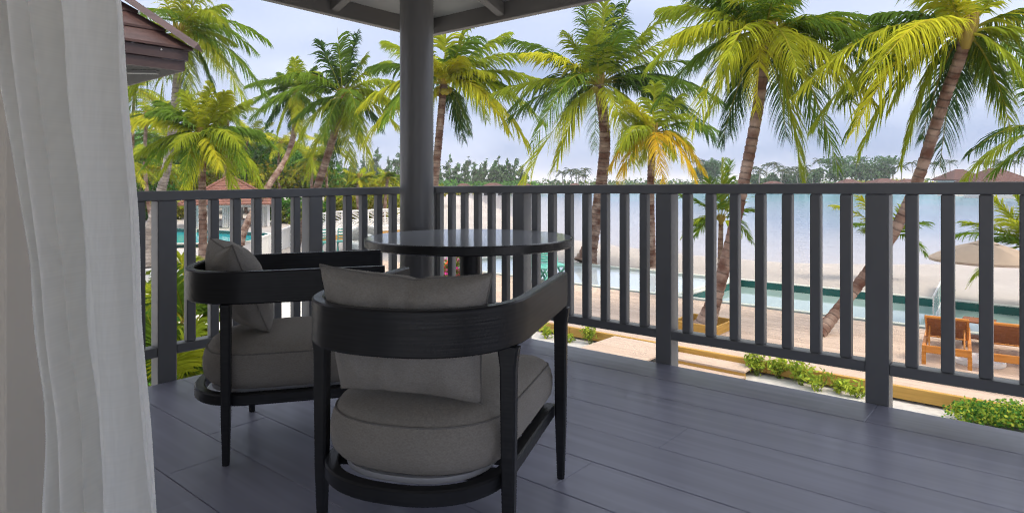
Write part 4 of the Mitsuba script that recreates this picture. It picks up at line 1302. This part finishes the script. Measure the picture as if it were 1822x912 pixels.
for x, y in ((-2.0, -2.2), (-.5, -2.2), (1.9, -2.2), (-2.2, 1.2), (2.2, .4), (.5, 2.2)):
    g = np.linspace(0, 1, 30)
    path = np.array([pv(x + .4 * u_, y + .06 * math.sin(u_ * 22), 0)[:2] for u_ in g])
    add('curtain', sweep_band(path, .02, ZD + .03, ze - .21, .002), 'm_white', parent=t)
add('daybed', (lambda m: (setattr(m, 'vertices', np.array([pv(*p_) for p_ in m.vertices])), m)[1])(boxv((-1.2, -1.0, ZD + .02), (1.2, 1.0, ZD + .45), .05)), 'm_white', parent=t)

# ------------------------------------------------------------------ white bridge with fretwork parapets
t = thing('footbridge', 'white footbridge with fretwork parapets and an ochre base left of the column', 'bridge')
bp = [px(x, 323.5, d)[:2] for x, d in ((452, 27), (500, 29.5), (545, 31.5), (580, 33), (640, 35), (700, 36.5), (770, 38))]
from scipy.interpolate import CubicSpline
bc = CubicSpline(np.arange(7), np.array(bp))
bz = CubicSpline([0, 1, 2, 3, 4, 5, 6], [-2.4, -2.2, -1.84, -1.57, -1.53, -1.5, -1.5])
ss_ = np.linspace(0, 6, 90)


def strip(z0f, z1f, th, off=0., s0=0, s1=6, n=80):
    s = np.linspace(s0, s1, n)
    pts = bc(s)
    tn = bc(s, 1)
    tn /= np.linalg.norm(tn, axis=1, keepdims=True)
    nn = np.column_stack([-tn[:, 1], tn[:, 0]])
    rings = []
    for i in range(n):
        a, b = pts[i] + nn[i] * (off - th / 2), pts[i] + nn[i] * (off + th / 2)
        rings.append([[*a, z0f(s[i])], [*b, z0f(s[i])], [*b, z1f(s[i])], [*a, z1f(s[i])]])
    return loft(rings)


add('parapet_panel', strip(lambda s: bz(s) + .125, lambda s: bz(s) + .995, .05, 0., 0, 2.6), 'm_white', parent=t)
for off in (0.,):
    add('handrail', strip(lambda s: bz(s) + 1.0, lambda s: bz(s) + 1.09, .1, off), 'm_white', parent=t)
    add('bottom_rail', strip(lambda s: bz(s) + .02, lambda s: bz(s) + .12, .1, off), 'm_white', parent=t)
    bars = []
    rb = np.random.default_rng(8)
    ncell = 24
    for k in range(ncell):
        s0, s1 = 6 * k / ncell, 6 * (k + 1) / ncell
        tn = bc((s0 + s1) / 2, 1)
        tn = tn / np.linalg.norm(tn)
        nn = np.array([-tn[1], tn[0]])

        def P3(s, h):
            return np.array([*(bc(s) + nn * off), bz(s) + .12 + .88 * h])
        bars.append(stick(P3(s0, 0), P3(s0, 1), .04, .04, 4))
        if s1 < 2.7:
            continue
        for h0 in (0, .5):
            up = (k + int(h0 * 2)) % 2
            for fr0 in (0, .33, .66):
                a, b = (h0 + .5 * fr0, h0 + .5 * min(1, fr0 + .6))
                bars.append(stick(P3(s0, a if up else b), P3(s1, b if up else a), .036, .036, 4))
        bars.append(stick(P3(s0, .5), P3(s1, .5), .03, .03, 4))
    add('fretwork', cat_m(bars), 'm_white', parent=t, kind='stuff')
add('walkway', strip(lambda s: bz(s) - .15, lambda s: bz(s) + .015, 1.8, .85), 'm_white', parent=t)
add('base_wall', strip(lambda s: ZN - .1, lambda s: bz(s) - .152, .25, .1, 2.6, 6), 'm_ocher', parent=t)
add('stair_wall', strip(lambda s: ZN - .1, lambda s: bz(s) - .153, .25, .1, 0, 2.59), 'm_render', parent=t)

# white dome daybeds, teal seats
t = thing('dome_daybed', 'white rounded dome shaped daybed in front of the bridge', 'daybed')
c0 = gnd(650, 442, ZD)
a = np.linspace(0, math.pi, 40)
for k, (sc, yo) in enumerate(((1., 0),)):
    shell = []
    for i, t_ in enumerate(np.linspace(.0, 1, 14)):
        rr_ = math.cos(t_ * 1.2)
        shell.append([[c0[0] + 1.0 * rr_ * math.cos(x), c0[1] + t_ * 1.3, c0[2] + 1.05 * rr_ * math.sin(x)] for x in a])
    S = np.array(shell)
    idx = np.arange(S.shape[0] * S.shape[1]).reshape(S.shape[:2])
    f_ = np.column_stack([idx[:-1, :-1].ravel(), idx[:-1, 1:].ravel(), idx[1:, 1:].ravel(), idx[1:, :-1].ravel()])
    f3 = np.vstack([f_[:, [0, 1, 2]], f_[:, [0, 2, 3]]])
    inner = S * 1.0
    inner[..., 0] = c0[0] + (inner[..., 0] - c0[0]) * .94
    inner[..., 2] = c0[2] + (inner[..., 2] - c0[2]) * .94
    nS = S.shape[0] * S.shape[1]
    rim = np.array([[idx[0, j], idx[0, j + 1], nS + idx[0, j + 1]] for j in range(39)] + [[idx[0, j], nS + idx[0, j + 1], nS + idx[0, j]] for j in range(39)])
    add('shell', trimesh.Trimesh(np.vstack([S.reshape(-1, 3), inner.reshape(-1, 3)]), np.vstack([f3, f3[:, ::-1] + nS, rim]), process=False), 'm_white', 40, parent=t)
add('mattress', lathe([(.2, .02), (.82, .02), (.86, .08), (.86, .26), (.8, .32), (.1, .33)], (c0[0], c0[1] + .1, c0[2]), 32), 'm_white', 40, parent=t)
m = cat_m([trimesh.creation.icosphere(2, .2)])
m.apply_translation(c0 + [.25, -.45, .5])
add('round_cushion', m, 'm_white', True, parent=t)


def teal_chair(c, yaw, label, sc=1.):
    t = thing('teal_chair', label, 'chair', 'teal chairs beside the pool')
    pl = lambda m: place(trimesh.Trimesh(np.array(m.vertices) * sc, m.faces, process=False), c, yaw, False)
    add('seat', pl(boxv((-.3, -.3, .40), (.3, .3, .46), .015)), 'm_teal', parent=t)
    for sx in (-1, 1):
        add('cross_leg', pl(stick(np.array([sx * .26, -.3, 0.]), np.array([sx * .26, .28, .40]), .03, .03, 6)), 'm_teal', parent=t)
        add('cross_leg', pl(stick(np.array([sx * .255, .3, 0.]), np.array([sx * .255, -.28, .40]), .03, .03, 6)), 'm_teal', parent=t)
        add('back_post', pl(stick(np.array([sx * .27, .27, .44]), np.array([sx * .27, .42, .95]), .03, .025, 6)), 'm_teal', parent=t)
    add('backrest', pl(cat_m([stick(np.array([-.27, .3 + .04 * k, .56 + .12 * k]), np.array([.27, .3 + .04 * k, .56 + .12 * k]), .028, .028, 6) for k in range(4)])), 'm_teal', parent=t)


teal_chair(gnd(957, 503, ZD), -.3, 'teal slatted chair left of the second railing post, partly hidden by the table', 1.1)
teal_chair(gnd(982, 500, ZD), .35, 'teal slatted chair right of the one behind the table', 1.15)
teal_chair(gnd(612, 446, ZD), .2, 'teal chair in front of the bridge')
teal_chair(gnd(580, 448, ZD), .8, 'teal chair left of the other near the white stairs')

# ------------------------------------------------------------------ loungers, side table, parasol, pool rail, planters
def lounger(c, yaw, label):
    t = thing('sun_lounger', label, 'sun lounger', 'teak sun loungers on the pool deck')
    pl = lambda m: place(m, c, yaw, False)
    # local: x across, y towards the feet; head end near us
    for sx in (-1, 1):
        add('side_rail', pl(boxv((sx * .31 - .025, -.05, .2), (sx * .31 + .025, 1.95, .32), .006)), 'm_teak', parent=t)
        add('leg', pl(boxv((sx * .31 - .03, -.04, 0), (sx * .31 + .03, .03, .199), .005)), 'm_teak', parent=t)
        add('leg', pl(boxv((sx * .31 - .03, 1.75, 0), (sx * .31 + .03, 1.82, .199), .005)), 'm_teak', parent=t)
    add('end_rail', pl(boxv((-.284, -.05, .2), (.284, -.015, .32), .005)), 'm_teak', parent=t)
    for k in range(9):
        y = .78 + .125 * k
        add('seat_slat', pl(boxv((-.283, y, .3), (.283, y + .1, .322), .003)), 'm_teak', parent=t)
    ang = math.radians(33)
    bk = []
    for k in range(8):
        s0 = .02 + .092 * k
        m = boxv((-.27, s0, 0), (.27, s0 + .078, .02), .003)
        m.apply_transform(trimesh.transformations.rotation_matrix(-(ang), [1, 0, 0]))
        v_ = np.array(m.vertices)
        m.vertices = np.column_stack([v_[:, 0], .76 - np.abs(v_[:, 1]) * 1.0, .34 - v_[:, 2]])
        m.invert() if m.volume < 0 else None
        add('back_slat', pl(m), 'm_teak_dark', parent=t)
    top = np.array([0, .76 - .78 * math.cos(ang), .34 + .78 * math.sin(ang)])
    for sx in (-1, 1):
        add('back_frame', pl(stick(np.array([sx * .285, .76, .335]), top + [sx * .285, 0, 0], .022, .022, 6)), 'm_teak', parent=t)
        add('back_strut', pl(stick(np.array([sx * .24, .12, .3]), np.array([sx * .24, .5, .68]), .014, .014, 6)), 'm_teak', parent=t)
    add('back_frame', pl(stick(top + [-.3, 0, 0], top + [.3, 0, 0], .024, .024, 6)), 'm_teak', parent=t)


ly = math.atan2(A[1], A[0]) - math.pi / 2
lounger(gnd(1684, 652, ZD), ly + .1, 'teak sun lounger with raised back, left of the small side table')
lounger(gnd(1800, 668, ZD), ly + .1, 'teak sun lounger at the right edge, right of the small side table')
t = thing('side_table', 'small dark brown wooden side table between the two loungers', 'side table')
c0 = gnd(1741, 612, ZD)
for sx in (-1, 1):
    for sy in (-1, 1):
        add('leg', place(boxv((sx * .2 - .025, sy * .2 - .025, 0), (sx * .2 + .025, sy * .2 + .025, .42)), c0, ly, False), 'm_teak_dark', parent=t)
add('tabletop', place(boxv((-.25, -.25, .421), (.25, .25, .45), .005), c0, ly, False), 'm_teak_dark', parent=t)
add('shelf', place(boxv((-.174, -.174, .12), (.174, .174, .14), .003), c0, ly, False), 'm_teak_dark', parent=t)
c0 = gnd(1741, 645, ZD)
add('stone_slab', lathe([(.05, 0), (.36, 0), (.37, .02), (.37, .07), (.34, .09), (.05, .1)], c0, 40), 'm_white', 35, label='low round white stone slab on the deck between the loungers', cat='slab')

t = thing('parasol', 'round beige canvas parasol standing by the pool at the right edge', 'parasol')
UD = 13.6
uc = px(1752, 323.5, UD)
zr, ztp = px(1752, 461, UD)[2], px(1752, 430, UD)[2]
R_ = 1.02
n = 8
rings = []
seg = 48
for u_ in np.linspace(1, .02, 12):
    z = zr + (ztp - zr) * (1 - u_ ** 1.7)
    rings.append([(uc[0] + R_ * u_ * math.cos(x) * (1 - .035 * abs(math.sin(x * n / 2)) * u_), uc[1] + R_ * u_ * math.sin(x) * (1 - .035 * abs(math.sin(x * n / 2)) * u_), z - .05 * u_ * abs(math.sin(x * n / 2)) * (1 - u_) * 2) for x in np.arange(seg) / seg * 2 * math.pi])
inner = [[(a, b, z - .012) for a, b, z in rg] for rg in rings[::-1]]
add('canopy', loft(inner + [[(a, b, z - .05) for a, b, z in rings[0]]] + rings, cap=True), 'm_canvas', 30, parent=t)
add('vent_cap', lathe([(.24, -.03), (.26, -.035), (.1, .03), (.01, .05)], (uc[0], uc[1], ztp), 24), 'm_canvas', 40, parent=t)
add('pole', tube(np.array([[uc[0], uc[1], ZD], [uc[0], uc[1], ztp - .01]]), .025, 10), 'm_teak_dark', parent=t)
for k in range(n):
    x = k / n * 2 * math.pi
    add('rib', stick(np.array([uc[0], uc[1], ztp - .06]), np.array([uc[0] + R_ * .97 * math.cos(x), uc[1] + R_ * .97 * math.sin(x), zr - .02]), .012, .009, 5), 'm_teak_dark', parent=t)

t = thing('pool_ramp_rail', 'pale metal handrail with green panel slanting into the long pool', 'handrail')
a_, b_ = gnd(1661, 573, ZD), gnd(1686, 512, ZD)
for z in (.06, .55):
    add('rail_bar', stick(a_ + [0, 0, z], b_ + [0, 0, z], .022, .022, 8), 'm_white', parent=t)
for k in range(10):
    c = a_ + (b_ - a_) * k / 9
    add('rail_post', stick(c + [0, 0, -.25], c + [0, 0, .55], .016, .016, 6), 'm_white', parent=t)
d_ = (b_ - a_) / np.linalg.norm(b_ - a_)
pm = boxv((0, -.004, .09), (float(np.linalg.norm(b_ - a_)), .004, .5))
add('panel', place(pm, a_, math.atan2(d_[1], d_[0]), False), 'm_glassrail', parent=t)


def planter(c, w, label, h=.18):
    t = thing('tree_planter', label, 'planter')
    yaw = math.atan2(B[1], B[0])
    for k in range(4):
        m = boxv((-w / 2, -w / 2, 0), (w / 2 - .05, -w / 2 + .045, h), .005)
        m.apply_transform(trimesh.transformations.rotation_matrix(k * math.pi / 2, [0, 0, 1]))
        add('side_board', place(m, c, yaw, False), 'm_yellowwood', parent=t)


planter(gnd(1252, 584, ZD) + [0, 0, .003], .95, 'square yellow wooden planter around the foot of the tall palm')
